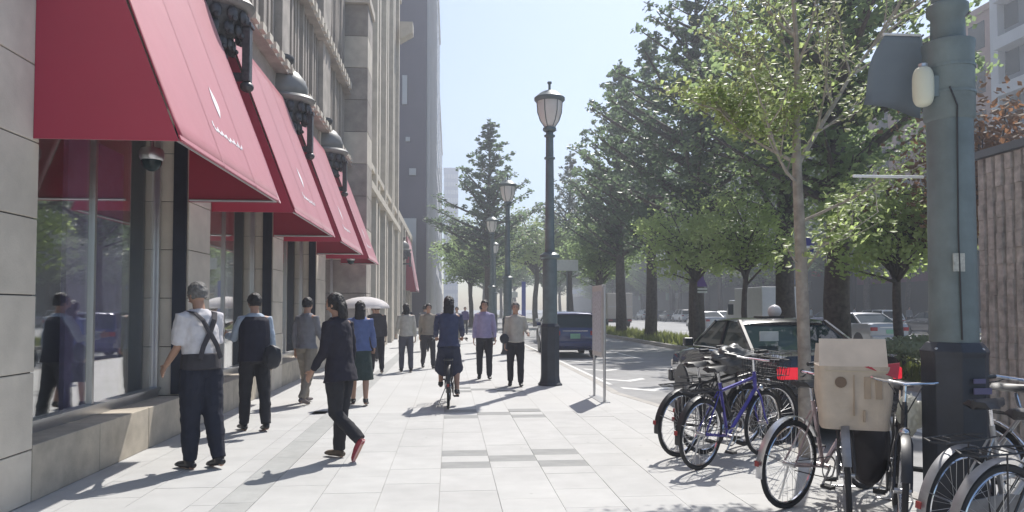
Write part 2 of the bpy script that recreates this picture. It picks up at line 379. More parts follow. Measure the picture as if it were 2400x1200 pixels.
# ============================================================ DEPARTMENT STORE
WX = -3.24
store = empty('department_store', (0, 0, 0), 0, 'pale stone department store lining the pavement with shop windows and fluted upper wall', 'building')
AW = [(6.05, 9.53), (10.42, 13.98), (14.85, 18.45), (19.8, 22.45)]
PIERS = [(9.56, 10.39), (14.0, 14.83), (18.48, 19.77)]
# near pier: courses of stone blocks, one object each
m = MB().box(-4.2, WX-.02, -4, 6.13, 0, 12); m.build('pier_core', JOINT, store)
z = -.19; row = 0
while z < 4.4:
    z0, z1 = max(z, 0), z+.60
    ys = [-.3, 1.55, 3.35, 4.9, 6.15] if row % 2 else [-.3, .9, 2.5, 4.9, 6.15]
    for ya, yb in zip(ys, ys[1:]):
        o = MB().box(-3.9, WX+random.uniform(-.002, .002), ya+.004, yb-.004, z0+.005, z1-.005).build('stone_block', STONE, store, bevel=.006)
    z += .60; row += 1
MB().box(-3.9, WX, -.3, 6.15, 4.41, 12).build('upper_pier', STONE, store)
MB().box(-3.9, WX, -6, -.31, 0, 12).build('near_wall', STONE, store)
# plinth under the windows
for (ya, yb) in ((6.155, 9.54), (10.41, 13.98), (14.85, 18.46), (19.79, 23.1)):
    k = 3; st = (yb-ya)/k
    for i in range(k): MB().box(-3.62, WX, ya+i*st+.003, ya+(i+1)*st-.003, 0, .44).build('plinth_block', STONE2, store, bevel=.008)
    MB().box(-3.66, WX-.05, ya, yb, .0, .425).build('plinth_core', JOINT, store)
# piers between the windows
for (ya, yb) in PIERS:
    z = 0; hs = [.44] + [.60]*6; i = 0
    for h in hs:
        MB().box(-3.62, WX+.004*(i % 2), ya, yb, z+.004, z+h-.004).build('stone_block', STONE, store, bevel=.006); z += h; i += 1
    MB().box(-3.63, WX-.03, ya+.02, yb-.02, 0, 4.0).build('pier_core', JOINT, store)
    MB().box(-3.42, WX-.02, ya-.035, ya-.002, .46, 3.9).build('dark_reveal', FRAME, store)
# windows
PURP = mat('display_purple', (0.30, 0.26, 0.46), .6, var=.2); GRN = mat('display_grey_green', (0.62, 0.65, 0.60), .7, var=.15, scale=1)
PINK = mat('display_plum', (0.50, 0.27, 0.34), .6, var=.2); PALE = mat('display_pale', (0.65, 0.63, 0.61), .6, var=.1)
for bi, (ya, yb) in enumerate(((6.15, 9.52), (10.41, 13.97), (14.85, 18.45), (19.79, 23.1))):
    wn = MB(); gx = -3.60
    wn.box(gx-.04, gx+.04, ya, yb, .44, .52); wn.box(gx-.02, gx+.07, ya, yb, .521, .55)
    wn.box(gx-.04, gx+.04, ya, yb, 3.72, 3.8); wn.box(gx-.04, gx+.04, ya, ya+.05, .551, 3.719); wn.box(gx-.04, gx+.04, yb-.05, yb, .551, 3.719)
    f = wn.build('window_frame', ALU, store)
    k = 2
    for j in range(k):
        y0_, y1_ = ya+.05+(yb-ya-.1)*j/k, ya+.05+(yb-ya-.1)*(j+1)/k
        MB().box(gx-.006, gx+.006, y0_+.022, y1_-.022, .551, 3.719).build('pane', GLASS, f)
        if j: MB().box(gx-.03, gx+.035, y0_-.022, y0_+.022, .551, 3.719).build('mullion', ALU, f)
    # display room behind
    MB().box(-4.4, -4.3, ya, yb, .3, 4).build('display_back_wall', (GRN, PINK, GRN, PINK)[bi], store)
    MB().box(-4.3, -3.7, ya, yb, .3, .45).build('display_floor', PALE, store)
    MB().box(-4.4, -3.68, ya-.02, ya, .3, 4).build('display_side_wall', GRN, store)
    MB().box(-4.4, -3.68, yb, yb+.02, .3, 4).build('display_side_wall', GRN, store)
    MB().box(-4.4, -3.66, ya, yb, 3.8, 3.9).build('display_ceiling', JOINT, store)
    MB().box(-3.95, -3.90, ya+1.80, ya+3.1, .46, 3.35).build('display_panel', (PURP, PALE, PINK, PURP)[bi], store)
    MB().box(-4.05, -4.0, ya+.35, ya+.9, .46, 2.9).build('display_panel', (GRN, PALE, GRN, GRN)[bi], store)
# lintels above the windows (behind the awnings) and upper wall
MB().box(-3.9, WX, 6.16, 23.2, 4.0, 5.9).build('upper_wall', STONE_UP, store)
MB().box(-3.62, WX, 6.16, 23.2, 3.8, 3.995).build('lintel', STONE, store)
# ledge with bright dentils
led = MB().box(-3.5, -3.02, 6.16, 23.2, 5.90, 5.98).build('ledge', STONE_UP, store)
m = MB(); y = 6.2
for k in range(38): MB().box(-3.02, -2.95, 6.2+k*.44, 6.2+k*.44+.24, 5.92, 6.04).build('dentil', STONE, led)
# fluted upper wall: ribs
MB().box(-4.2, -3.42, 6.16, 23.2, 5.985, 21).build('fluted_wall', STONE_UP, store)
rib = MB().box(-.1, .14, -.06, .06, 0, 14.8).mesh('rib'); rib.materials.append(STONE_UP)
for k in range(60):
    y = 6.2+k*.285
    inst('rib', rib, (-3.40+(.05 if k % 4 == 0 else 0), y, 5.99), store, sc=(1, .8+.4*((k*7) % 3)/2, 1))
led2 = MB().box(-3.5, -3.06, 6.16, 23.2, 8.15, 8.25).build('upper_ledge', STONE_UP, store)
for k in range(40): MB().box(-3.06, -2.99, 6.2+k*.42, 6.2+k*.42+.2, 8.16, 8.36).build('dentil', STONE, led2)
# pilaster strips behind the lanterns
for (ya, yb) in PIERS: MB().box(-3.45, -3.20, ya+.1, yb-.1, 4.0, 5.89).build('pilaster', STONE, store); MB().box(-3.45, -3.14, ya+.1, yb-.1, 6.0, 15).build('pilaster', STONE_UP, store)
# projecting corner pier at the end of the window bays
z = 0
for k in range(11):
    MB().box(-4.2, -2.57, 23.25, 24.6, z+.006, z+.99).build('stone_block', STONE_UP if k % 3 else STONE, store, bevel=.01); z += 1.0
MB().box(-4.2, -2.6, 23.28, 24.57, 0, 11).build('pier_core', JOINT, store)
MB().box(-4.2, -2.5, 23.1, 24.7, 11.0, 11.25).build('cornice', STONE, store)
MB().lathe([(.55, 0), (.62, .2), (.45, .45), (.3, 1.0), (.0, 1.3)], (-3.3, 23.9, 11.25), 16).build('urn', BRONZE, store, smooth=True)
MB().box(-6, -3.3, 23.2, 24.6, 11.26, 24).build('tower_wall', STONE_UP, store)
# portal section, Y 24.6 - 38: tall pilasters, arch recess, spandrel
MB().box(-6, -2.95, 24.6, 39, 0, 26).build('portal_wall', STONE, store)
for k in range(8):
    y = 24.9+k*1.85
    MB().box(-2.95, -2.62 if k % 2 else -2.70, y, y+.45, 0, 26).build('pilaster', STONE, store, bevel=.01)
    MB().box(-2.948, -2.80, y+.9, y+1.1, 6.8, 26).build('pilaster', STONE_UP, store)
for k in range(7):
    y = 25.35+k*1.85
    MB().box(-2.947, -2.88, y+.1, y+1.3, .2, 5.3).build('shop_opening', FRAME, store)
    for z in range(5):
        f = MB().box(-2.947, -2.90, y+.12, y+.48, 8+z*3.4, 10.3+z*3.4).build('window', CARGLASS, store)
MB().box(-2.945, -2.56, 24.6, 39, 5.5, 5.75).build('cornice', STONE, store); MB().box(-2.945, -2.66, 24.6, 39, 6.3, 6.5).build('cornice', STONE, store)
MB().box(-2.945, -2.58, 24.6, 39, 17.5, 17.9).build('cornice', STONE, store)
# low wing beyond the portal, with one awning
MB().box(-8, -3.30, 39.0, 61, 0, 7.0).build('far_wing', STONE, store)
MB().box(-8, -3.04, 39.01, 61.2, 7.002, 7.4).build('cornice', STONE, store)
for k in range(8): MB().box(-3.299, -3.05, 39.6+k*2.9, 40.1+k*2.9, 0, 7.0).build('pilaster', STONE, store)
for k in range(7): MB().box(-3.298, -3.25, 40.5+k*2.9, 42.1+k*2.9, .3, 4.4).build('shop_opening', FRAME, store)

MB().poly_prism([(-2.56, 37.2, 15.0), (-1.9, 37.2, 15.4), (-1.9, 37.2, 15.9), (-2.56, 37.2, 15.9)], (0, .8, 0)).build('flood_light_bracket', STONE, store)
# awnings
def awning(ya, yb, label, xf=-2.12, z0=2.83, xt=-3.08, z1=5.40, xw=-3.235, marks=True):
    r = empty('awning', (0, ya, 0), 0, label, 'awning', 'red shop awnings along the store front')
    W = yb-ya; t = .02
    def P(x, y, z): return (x, y, z)
    UP_ = Vector((xt-xf, 0, z1-z0)); NR_ = Vector((z1-z0, 0, -(xt-xf))).normalized()
    def FS(u, v):       # a point of the slightly sagging cloth; u along the wall 0..1, v up the slope 0..1
        sg = -.016*abs(math.sin(3*math.pi*u))**.8*math.sin(math.pi*min(1, v*1.02)) + .006*noise.noise(Vector((u*W*1.1+ya, v*2.3, ya*.7)))*min(1, 6*v*(1-v)+.0)
        return Vector((xf, u*W, z0))+UP_*v+NR_*sg
    gu, gv = 36, 14; gr = [FS(i/gu, j/gv) for j in range(gv+1) for i in range(gu+1)]
    sp = MB().add(gr, [(j*(gu+1)+i, j*(gu+1)+i+1, (j+1)*(gu+1)+i+1, (j+1)*(gu+1)+i) for j in range(gv) for i in range(gu)]).build('slope_panel', RED, r, smooth=True)
    sm_ = sp.modifiers.new('thick', 'SOLIDIFY'); sm_.thickness = .008; sm_.offset = 0
    for q in (1/3, 2/3):
        a_ = [FS(q-.014/W, j/gv)+NR_*.0065 for j in range(gv+1)]; b_ = [FS(q+.014/W, j/gv)+NR_*.0065 for j in range(gv+1)]
        MB().add(a_+b_, [(j, j+1, gv+2+j, gv+1+j) for j in range(gv)]).build('seam', RED, r)
    for y in (0.003, W-.015): MB().poly_prism([(xf-.021, y, z0), (xw, y, z0), (xw, y, z1-.02), (xt-.03, y, z1-.02)], (0, .012, 0)).build('side_panel', RED, r)
    MB().poly_prism([(xt-.001, .02, z1-.001), (xt-.001, W-.02, z1-.001), (xw, W-.02, z1-.001), (xw, .02, z1-.001)], (0, 0, -.015)).build('top_panel', RED, r)
    fr = MB().rod((xf-.05, .03, z0+.02), (xf-.05, W-.03, z0+.02), .015); fr.rod((xf-.05, .04, z0+.02), (xw+.02, .04, z0+.02), .015); fr.rod((xf-.05, W-.04, z0+.02), (xw+.02, W-.04, z0+.02), .015)
    fr.build('tube_frame', ALU, r)
    hb_ = MB().poly_prism([(xf+.004, .0, z0-.0), (xf+.004, W, z0-.0), (xf-.014, W, z0+.05), (xf-.014, .0, z0+.05)], (-.012, 0, -.004)); hb_.build('hem', RED, r)
    if marks:
        # normal and up-slope axes of the slope panel
        up = Vector((xt-xf, 0, z1-z0)).normalized(); nrm = Vector((z1-z0, 0, -(xt-xf))).normalized()
        SL_ = UP_.length
        def S(u, v): return FS(u/W, v/SL_)+nrm*.0075
        cu = W*.52
        # almond stroke emblem
        pts = []
        for i in range(16):
            t_ = i/15; pts.append((cu-.03+.04*math.sin(t_*3.1)+.012-.075*math.sin(math.pi*t_), .68+.35*t_))
        for i in range(16):
            t_ = 1-i/15; pts.append((cu-.03+.04*math.sin(t_*3.1)+.012+.075*math.sin(math.pi*t_), .68+.35*t_))
        MB().poly_prism([S(u, v) for u, v in pts], nrm*.002).build('emblem', WHITEP, r)
        # script lettering: one continuous flowing hand
        seg = []; N_ = 90
        for i in range(N_):
            t_ = i/(N_-1); amp = .028 if not (t_ < .07 or .48 < t_ < .54) else .075
            seg.append(S(cu-.50+1.0*t_+.025*math.cos(t_*46), .47+amp*math.sin(t_*46)*(.75+.25*math.sin(t_*9))))
        MB().path(seg, [(.017, .003)]*N_, 4, side=(0, 1, 0)).build('lettering', WHITEP, r)
    return r
for (ya, yb), lb in zip(AW, ('large red awning nearest the camera, over the shop window beside the stone pier', 'red awning second along the store front, over the man in the dark waistcoat',
                             'red awning third along the store front, between two half round wall lanterns', 'red awning last before the tall projecting stone pier')): awning(ya, yb, lb)
awning(52, 57.5, 'small far red awning beyond the tall stone portal of the store', xf=-2.35, xt=-3.0, xw=-3.04, z0=2.8, z1=6.6, marks=False)

# wall lanterns between the awnings
def lantern():
    r = empty('wall_lantern', (0, 0, 0), 0, '', 'lantern', 'half round wall lanterns between the awnings')
    c = (0, 0, 0); a0, a1 = -math.pi/2, math.pi/2
    E = Matrix.Diagonal((1, .72, 1, 1))
    MB().lathe([(.12, 4.70), (.34, 4.95), (.52, 5.22), (.60, 5.40)], c, 20, a0, a1).xf(E).build('bowl', BRONZE, r, smooth=True)
    for k in range(8):
        a = R(-80+22.8*k)
        for (rr, zz, s) in ((.60, 5.30, .085), (.54, 5.13, .08), (.43, 4.96, .075)):
            lf = MB().ball((0, 0, 0), (s*.55, s, s*1.2), 8, 5); lf.add(*(lambda q: (q.v, q.f))(MB().ball((s*.45, 0, -s*.8), (s*.5, s*.6, s*.5), 6, 4)))
            lf.xf(E @ Matrix.Translation((rr*math.cos(a), rr*math.sin(a), zz)) @ Matrix.Rotation(a, 4, 'Z')).build('leaf_ornament', BRONZE, r, smooth=True)
    MB().lathe([(.60, 5.40), (.68, 5.43), (.71, 5.48), (.67, 5.53), (.58, 5.54)], c, 24, a0, a1).xf(E).build('rim', DOME, r, smooth=True)
    MB().lathe([(.52, 5.545), (.56, 5.62), (.57, 5.70), (.52, 5.85), (.40, 6.00), (.22, 6.11), (.12, 6.13)], c, 24, a0, a1).xf(E).build('glass_dome', DOME, r, smooth=True)
    MB().lathe([(.10, 6.135), (.14, 6.18), (.19, 6.22), (.21, 6.28), (.19, 6.33), (.05, 6.37), (.0, 6.42)], (.10, 0, 0), 16).build('finial', BRONZE, r, smooth=True)
    p = MB().box(.57, .67, -.07, .07, 4.48, 5.20); p.box(.55, .69, -.09, .09, 5.201, 5.26); p.build('front_post', BRONZE, r, bevel=.008)
    MB().box(-.05, .569, -.035, .035, 4.50, 4.60).build('wall_arm', BRONZE, r)
    MB().ball((.62, 0, 4.42), (.09, .10, .07), 12, 8).build('drop_knob', BRONZE, r, smooth=True)
    return r
L0 = lantern()
for i, (y, lb) in enumerate(((9.97, 'dark bronze wall lantern between the first and second red awnings, cut by the picture top'), (14.42, 'dark wall lantern with grey dome between the second and third awnings'),
                             (19.12, 'smaller looking wall lantern with grey dome between the third and fourth awnings'), (50.3, 'far dark wall lantern above the small distant awning'))):
    o = L0 if i == 0 else copy_tree(L0); o.location = (-3.29, y, 0); o['label'] = lb
# dome security cameras
def dome_cam(x, y, z, lb):
    r = empty('security_camera', (x, y, z), 0, lb, 'camera', 'dome cameras under the awnings')
    MB().lathe([(.10, .0), (.115, -.03), (.115, -.10), (.10, -.12)], (0, 0, .12), 20).build('housing', ALU, r, smooth=True)
    MB().lathe([(.098, 0), (.092, -.04), (.07, -.08), (.03, -.105), (0, -.11)], (0, 0, -.002), 20).build('dome', CARGLASS, r, smooth=True)
    MB().rod((0, 0, .12), (0, 0, .26), .022).rod((0, 0, .25), (-.5, 0, .25), .022).build('bracket', ALU, r)
dome_cam(-3.0, 7.75, 3.0, 'silver dome security camera under the nearest awning'); dome_cam(-2.75, 21.0, 2.86, 'tiny dome security camera under the last awning of the row')

# ============================================================ FAR BUILDINGS
def block(name, label, x0, x1, y0, y1, h, wall, floors, bays, face='x', cat='building', glass=CARGLASS, wz=.55, fz=.6, base=None, sidewin=True):
    r = empty(name, ((x0+x1)/2, y0, 0), 0, label, cat); ox, oy = (x0+x1)/2, y0
    B = lambda a, b, c, d, e, f: MB().box(a-ox, b-ox, c-oy, d-oy, e, f)
    B(x0, x1, y0, y1, -.16, h).build('wall', wall, r)
    B(x0-.2, x1+.2, y0-.2, y1+.2, h+.002, h+.5).build('parapet', wall, r)
    fh = h/floors; me = None
    xs = {'x': x1, '-x': x0}[face]; sg = 1 if face == 'x' else -1; bw = (y1-y0)/bays
    wm = MB().box(-.03, .03, -bw*wz/2, bw*wz/2, 0, fh*fz).mesh('window'); wm.materials.append(glass)
    sm = MB().box(-.05, .10, -bw*wz/2-.1, bw*wz/2+.1, -.12, 0).mesh('sill'); sm.materials.append(wall)
    for f in range(floors):
        for b in range(bays):
            p = (xs-ox+sg*.01, bw*(b+.5), fh*(f+.22))
            inst('window', wm, p, r)
        s2 = MB().box(-.02, .12, 0, y1-y0, 0, .12)
    if sidewin:
        nb = max(1, int((x1-x0)/3)); bw2 = (x1-x0)/nb
        wm2 = MB().box(-bw2*wz/2, bw2*wz/2, -.03, .03, 0, fh*fz).mesh('window'); wm2.materials.append(glass)
        for f in range(floors):
            for b in range(nb): inst('window', wm2, (x0-ox+bw2*(b+.5), -.01, fh*(f+.22)), r)
    if base: B(xs-.05 if sg > 0 else xs-.35, xs+.35 if sg > 0 else xs+.05, y0+.3, y1-.3, -.15, 5.6).build('shop_front', base, r)
    return r
MAUVE = mat('mauve_wall', (0.12, 0.10, 0.125), .8, var=.08, scale=.5); PALEW = mat('pale_facade', (0.50, 0.50, 0.50), .7, var=.08, scale=.5)
BLUEG = mat('blue_grey_facade', (0.30, 0.33, 0.40), .6, var=.08, scale=.5); PINKW = mat('pinkish_tile', (0.36, 0.23, 0.19), .8, var=.12, scale=2); CONC = mat('grey_concrete', (0.20, 0.22, 0.24), .8, var=.1, scale=1, stain=.2)
DARKS = mat('dark_shop_front', (0.02, 0.022, 0.028), .5, var=.3, scale=.5)
r = block('office_building', 'tall mauve grey office block with a blank side wall beyond the store', -20, -2.0, 62, 100, 62, MAUVE, 14, 8, sidewin=False)
MB().box(6.6, 8.2, -.3, -.01, 3.5, 9.0).build('white_panel', PALEW, r)
for (x, z, wd, hh) in ((7.6, 12.6, .55, .55), (7.0, 18.5, .4, 2.4), (7.3, 15.4, .35, .35)): MB().box(x, x+wd, -.25, -.01, z, z+hh).build('wall_box', PALEW, r)
for k in range(8): MB().box(9.01, 9.25, .2+4.7*k, .6+4.7*k, 0, 62).build('fin', PALEW, r)
# street lamp like floodlight bracket and window strip on the store's far wing
block('glass_fronted_building', 'pale glass fronted building beyond the mauve office block', -20, -2.2, 101, 150, 55, PALEW, 14, 14, sidewin=False, base=DARKS)
block('lower_office', 'lower pale office behind the glass fronted one', -20, -2.4, 151, 215, 46, PALEW, 12, 16, sidewin=False, base=DARKS)
r = block('distant_tower', 'pale blue grey tower closing the far end of the street', -2.6, 3.1, 300, 320, 58, BLUEG, 18, 6, sidewin=False)
for k in range(17): MB().box(-2.9, 2.9, -.5, -.01, 3.0+k*3.2, 4.6+k*3.2).build('floor_band', PALEW, r)
for k in range(5): MB().box(-2.6+1.1*k, -2.4+1.1*k, -.7, -.501, 2, 57).build('mullion', BLUEG, r)
# across the main road
PLUM = mat('plum_hoarding', (0.16, 0.04, 0.10), .7, var=.2, scale=1)
r = block('grey_balcony_building', 'tall grey building with light edge column at the far right', 42, 60, 34, 53.6, 44, CONC, 12, 7, face='-x', base=DARKS)
MB().box(-9.6, -8.9, 18.8, 19.6, 0, 44.6).build('edge_column', PALEW, r)
for k in range(12): MB().box(-10.2, -9.0, .2, 18.5, 3+k*3.6, 3.9+k*3.6).build('balcony', PALEW, r)
r = block('pink_tiled_building', 'pinkish tiled building just left of the tall grey one', 42, 60, 54.2, 74, 25, PINKW, 7, 6, face='-x', base=DARKS)
MB().box(-9.5, -9.05, 7, 19, 4.0, 8.2).build('plum_fascia', PLUM, r)
SB = []; yy = 75; DW = mat('dark_grey_facade', (.07, .075, .085), .7, var=.15, scale=.5); DM = mat('dark_mauve_facade', (.06, .055, .07), .7, var=.15, scale=.5)
for i, (ln, h, mt_, lb) in enumerate(((22, 22, DW, 'grey building with dark shops across the main road, left of the pink tiled one'), (26, 27, DM, 'mauve building with dark shops across the main road, half hidden by trees'),
        (30, 21, DW, 'brownish building across the main road behind the ginkgo crowns'), (40, 30, DM, 'long grey block far across the main road'), (60, 26, BLUEG, 'blue grey block at the far end across the main road'))):
    rb_ = block('street_building', lb, 42, 60, yy, yy+ln, h, mt_, int(h/3.5), int(ln/3), face='-x', base=DARKS, sidewin=False); SB.append((rb_, yy, yy+ln)); yy += ln+.6
random.seed(77)
SC = [mat('sign_c%d' % i, c, .5) for i, c in enumerate(((.6, .6, .6), (.12, .2, .45), (.45, .08, .08), (.5, .45, .2), (.15, .3, .2), (.7, .7, .68)))]
for i in range(34):
    y = random.uniform(-14, 90); z = random.uniform(3.2, 9.5); h = random.choice((.6, 1.0, 2.4)); sb = [q for q in SB if q[1] <= y+76 < q[2]]
    if sb: MB().box(-9.9, -9.05, y+76-sb[0][1], y+76-sb[0][1]+random.uniform(.12, 1.6), z, z+h).build('shop_sign', random.choice(SC), sb[0][0])
# ribbed brown wall on the median at the right edge
rw = empty('ribbed_concrete_enclosure', (7.0, 4.85, 0), 0, 'brown ribbed concrete enclosure wall at the right edge behind the big lamp post', 'wall')
RIBC = mat('brown_ribbed_concrete', (0.60, 0.545, 0.51), .95, var=.25, scale=9, bump=1.0, bscale=30, stain=.35)
MB().box(.045, 2.0, 0, 4.55, -.13, 3.5).build('wall_panel', RIBC, rw)
for k in range(28):
    a = MB(); y = .02+k*.162; n_ = 18
    for j in range(n_): 
        z = -.12+j*3.6/n_; jx = random.uniform(-.012, .012); a.box(jx, .044, y, y+.10, z, z+3.6/n_-.004)
    a.build('rib', RIBC, rw)
MB().box(-.03, 2.05, -.04, 4.6, 3.502, 3.60).build('coping', CONC, rw)

# ============================================================ TREES
def leaf_quads(m, c, rad, n, size, flat=.6):
    for _ in range(n):
        a = random.random()*6.283; u = random.uniform(-1, 1); q = math.sqrt(1-u*u); rr = rad*random.random()**.45
        p = Vector((c[0]+rr*q*math.cos(a), c[1]+rr*q*math.sin(a), c[2]+rr*u*flat))
        n1 = Vector((random.uniform(-1, 1), random.uniform(-1, 1), random.uniform(-.6, .6)));
        if n1.length < .1: continue
        n1.normalize(); n2 = n1.orthogonal().normalized(); s = size*random.uniform(.55, 1.25)
        n3 = n1.cross(n2)
        m.add([p-n1*s*.5, p+n2*s*.38+n3*s*.08, p+n1*s*.55, p-n2*s*.38+n3*s*.1], [(0, 1, 2), (0, 2, 3)])
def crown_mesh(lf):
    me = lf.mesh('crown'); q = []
    for p in me.polygons: q.append(1 if noise.noise(p.center*.9)+.35*noise.noise(p.center*3)+random.uniform(-.12, .12) > -.02 else 0)  # noise patches take the lighter leaf colour, sunlit foliage put into the colour
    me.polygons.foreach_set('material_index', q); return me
def conifer_like(h, rmax, nb, leaf, seed, z0=4.6, per=26):
    rnd = random.getstate(); random.seed(seed)
    tr = MB(); lf = MB(); K = 10
    pts = [(math.sin(i*1.3+seed)*.06, math.cos(i*1.7+seed)*.06, h*i/K) for i in range(K+1)]
    tr.path(pts, [max(.03, .34*(1-i/K)**.9) * h/16 for i in range(K+1)], 10)
    for i in range(nb):
        t = (i+.5)/nb; z = z0+(h-z0)*t**.92; prof = ((1-t)**1.05+.06)*(.6+.4*min(1, t*5))
        Lb = rmax*prof*random.choice((.55, .8, 1.0, 1.15, 1.3)); a = i*2.399+random.uniform(-.5, .5); up = random.uniform(.15, .55)+.35*t
        d = Vector((math.cos(a), math.sin(a), up)).normalized(); p0 = Vector((0, 0, z-.25*Lb*up)); bp = []
        for j in range(5): bp.append(p0+d*Lb*j/4+Vector((0, 0, .12*Lb*(j/4)**2)))
        tr.path(bp, [max(.012, .07*(1-j/5)*h/16*Lb/2) for j in range(5)], 5)
        nn = max(2, int(Lb/.45))
        for j in range(1, nn+1):
            q = j/nn; c = p0+d*Lb*q+Vector((0, 0, .12*Lb*q*q)); c += Vector((random.uniform(-.25, .25), random.uniform(-.25, .25), random.uniform(-.15, .2)))
            leaf_quads(lf, c, .17+.40*(1-t)*random.uniform(.6, 1.2), per, leaf)
    for k in range(4): leaf_quads(lf, (random.uniform(-.1, .1), random.uniform(-.1, .1), h-.4+.25*k), .16, 16, leaf*.8, 1)
    random.setstate(rnd); return tr.mesh('trunk', True), crown_mesh(lf)
def broad(h, rad, n_cl, leaf, seed, zc=None, per=60, tr_r=.12, squash=.75, crad=.75):
    rnd = random.getstate(); random.seed(seed); tr = MB(); lf = MB(); zc = zc or h*.68; K = 6
    tr.path([(math.sin(i*1.1+seed)*.05, math.cos(i*1.4+seed)*.05, zc*i/K) for i in range(K+1)], [tr_r*(1-.5*i/K) for i in range(K+1)], 10)
    for i in range(n_cl):
        a = random.random()*6.283; u = random.uniform(-.9, 1); q = math.sqrt(1-min(1, u*u)); rr = rad*random.uniform(.45, 1)
        c = Vector((rr*q*math.cos(a), rr*q*math.sin(a), zc+rr*u*squash)); b0 = Vector((0, 0, zc*random.uniform(.55, .98)))
        mid = (b0+c)/2+Vector((random.uniform(-.15, .15), random.uniform(-.15, .15), .12*rad*random.random()))
        tr.path([b0, mid, c], [tr_r*.35, tr_r*.22, .012], 5)
        leaf_quads(lf, c, crad*random.uniform(.6, 1.2), per, leaf, .7); leaf_quads(lf, mid, crad*.5, per//3, leaf, .7)
    random.setstate(rnd); return tr.mesh('trunk', True), crown_mesh(lf)
def put_tree(name, meshes, loc, rz, sc, label, cat, group, bark, leafm):
    r = empty(name, loc, rz, label, cat, group); r.scale = sc if isinstance(sc, tuple) else (sc,)*3
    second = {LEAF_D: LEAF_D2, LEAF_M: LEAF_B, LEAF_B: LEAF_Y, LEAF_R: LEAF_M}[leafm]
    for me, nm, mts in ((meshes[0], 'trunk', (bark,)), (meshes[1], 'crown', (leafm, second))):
        key = me.name+mts[0].name
        if key not in TM:
            m2 = me.copy(); m2.materials.clear()
            for q in mts: m2.materials.append(q)
            TM[key] = m2
        o = bpy.data.objects.new(nm, TM[key]); COL.objects.link(o); o.parent = r
    return r
TM = {}
C1 = conifer_like(17, 4.7, 105, .22, 3, per=26); C2 = conifer_like(16, 4.0, 95, .22, 8, per=26); C3 = conifer_like(18, 4.5, 115, .19, 21, per=32)
GG = 'ginkgo trees on the median'
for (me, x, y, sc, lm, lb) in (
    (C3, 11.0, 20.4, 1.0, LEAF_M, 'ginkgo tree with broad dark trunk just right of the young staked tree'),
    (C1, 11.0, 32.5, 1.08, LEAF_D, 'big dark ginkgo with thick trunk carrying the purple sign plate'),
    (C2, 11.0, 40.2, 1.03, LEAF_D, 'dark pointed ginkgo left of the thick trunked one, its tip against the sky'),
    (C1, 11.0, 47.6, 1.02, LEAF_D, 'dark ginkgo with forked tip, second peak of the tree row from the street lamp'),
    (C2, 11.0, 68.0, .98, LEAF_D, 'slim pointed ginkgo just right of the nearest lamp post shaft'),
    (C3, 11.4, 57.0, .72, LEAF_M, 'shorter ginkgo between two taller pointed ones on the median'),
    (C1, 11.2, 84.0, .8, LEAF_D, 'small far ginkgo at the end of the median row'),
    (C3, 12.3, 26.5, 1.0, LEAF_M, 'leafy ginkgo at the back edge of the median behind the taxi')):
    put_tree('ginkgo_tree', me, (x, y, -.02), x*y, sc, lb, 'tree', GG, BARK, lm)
put_tree('ginkgo_tree', C2, (2.9, 56, 0), 2.0, (1.15, 1.15, .97), 'dark pointed ginkgo on the pavement behind the row of lamp posts', 'tree', None, BARK, LEAF_D)
B1 = broad(6.5, 2.3, 60, .17, 4, zc=4.4, per=70, tr_r=.16); B2 = broad(6.0, 2.0, 50, .16, 9, zc=4.2, per=70, tr_r=.12)
for (me, x, y, sc, lm, lb) in (
    (B1, 9.9, 29.5, 1.0, LEAF_B, 'bright green bushy young tree left of the purple sign trunk'),
    (B2, 10.4, 25.6, 1.0, LEAF_B, 'bright yellow green young tree directly behind the taxi roof'),
    (B1, 11.4, 18.2, .85, LEAF_B, 'sunlit bright leafy tree beside the big lamp post, above the hedge'),
    (B2, 10.2, 50.0, 1.35, LEAF_M, 'round green tree behind the white hanging street sign'),
    (B1, 7.6, 66.0, 1.75, LEAF_B, 'sunlit yellow green tree seen left of the nearest lamp shaft'),
    (B1, 1.7, 62.0, 1.3, LEAF_M, 'leafy green tree low over the far pavement, left of the small lamp lanterns'),
    (B2, 5.0, 84.0, 1.5, LEAF_D, 'dark round tree at the far kerb behind the navy parked car'),
    (B1, 7.0, 92.0, 1.6, LEAF_D, 'dark round tree farther along the far kerb, above the road end'),
    (B2, 2.0, 70.0, 1.75, LEAF_B, 'light green tree on the pavement at the far end beside the distant tower')):
    put_tree('street_tree', me, (x, y, -.02), x*3+y, sc, lb, 'tree', 'leafy street trees', BARK, lm)
# trees across the main road
k_ = 0
for i in range(16):
    y = 56+i*8; me = (C1, C2, C3)[i % 3]; x = 32.6+(i % 2)*1.2
    put_tree('far_ginkgo_tree', me, (x, y, 0), i*1.9, .85+.1*((i*5) % 3), 'dark ginkgo in the tree row across the main road', 'tree', 'ginkgo row across the main road', BARK, LEAF_D if i % 3 else LEAF_M)
for i in range(10):
    put_tree('plane_tree', B1, (38.5, 60+i*11, 0), i*1.3, 1.6+.2*(i % 3), 'bushy green tree before the shops across the main road', 'tree', 'bushy trees before the far shops', BARK, LEAF_D if i % 2 else LEAF_M)
put_tree('street_tree', B2, (12.6, 16.4, 0), 1.0, 1.12, 'dull green tree with some reddish leaves above the ribbed wall at the far right', 'tree', None, BARK, LEAF_R)
# far trees closing the street end
for i in range(9):
    put_tree('distant_tree', (C1, C2, B1)[i % 3], (5.5+i*3.5, 120+(i % 3)*12, 0), i*1.7, (1.0, .9, 2.0)[i % 3], 'dark tree in the clump that closes the far end of the service road', 'tree', 'trees at the far end of the road', BARK, LEAF_D)
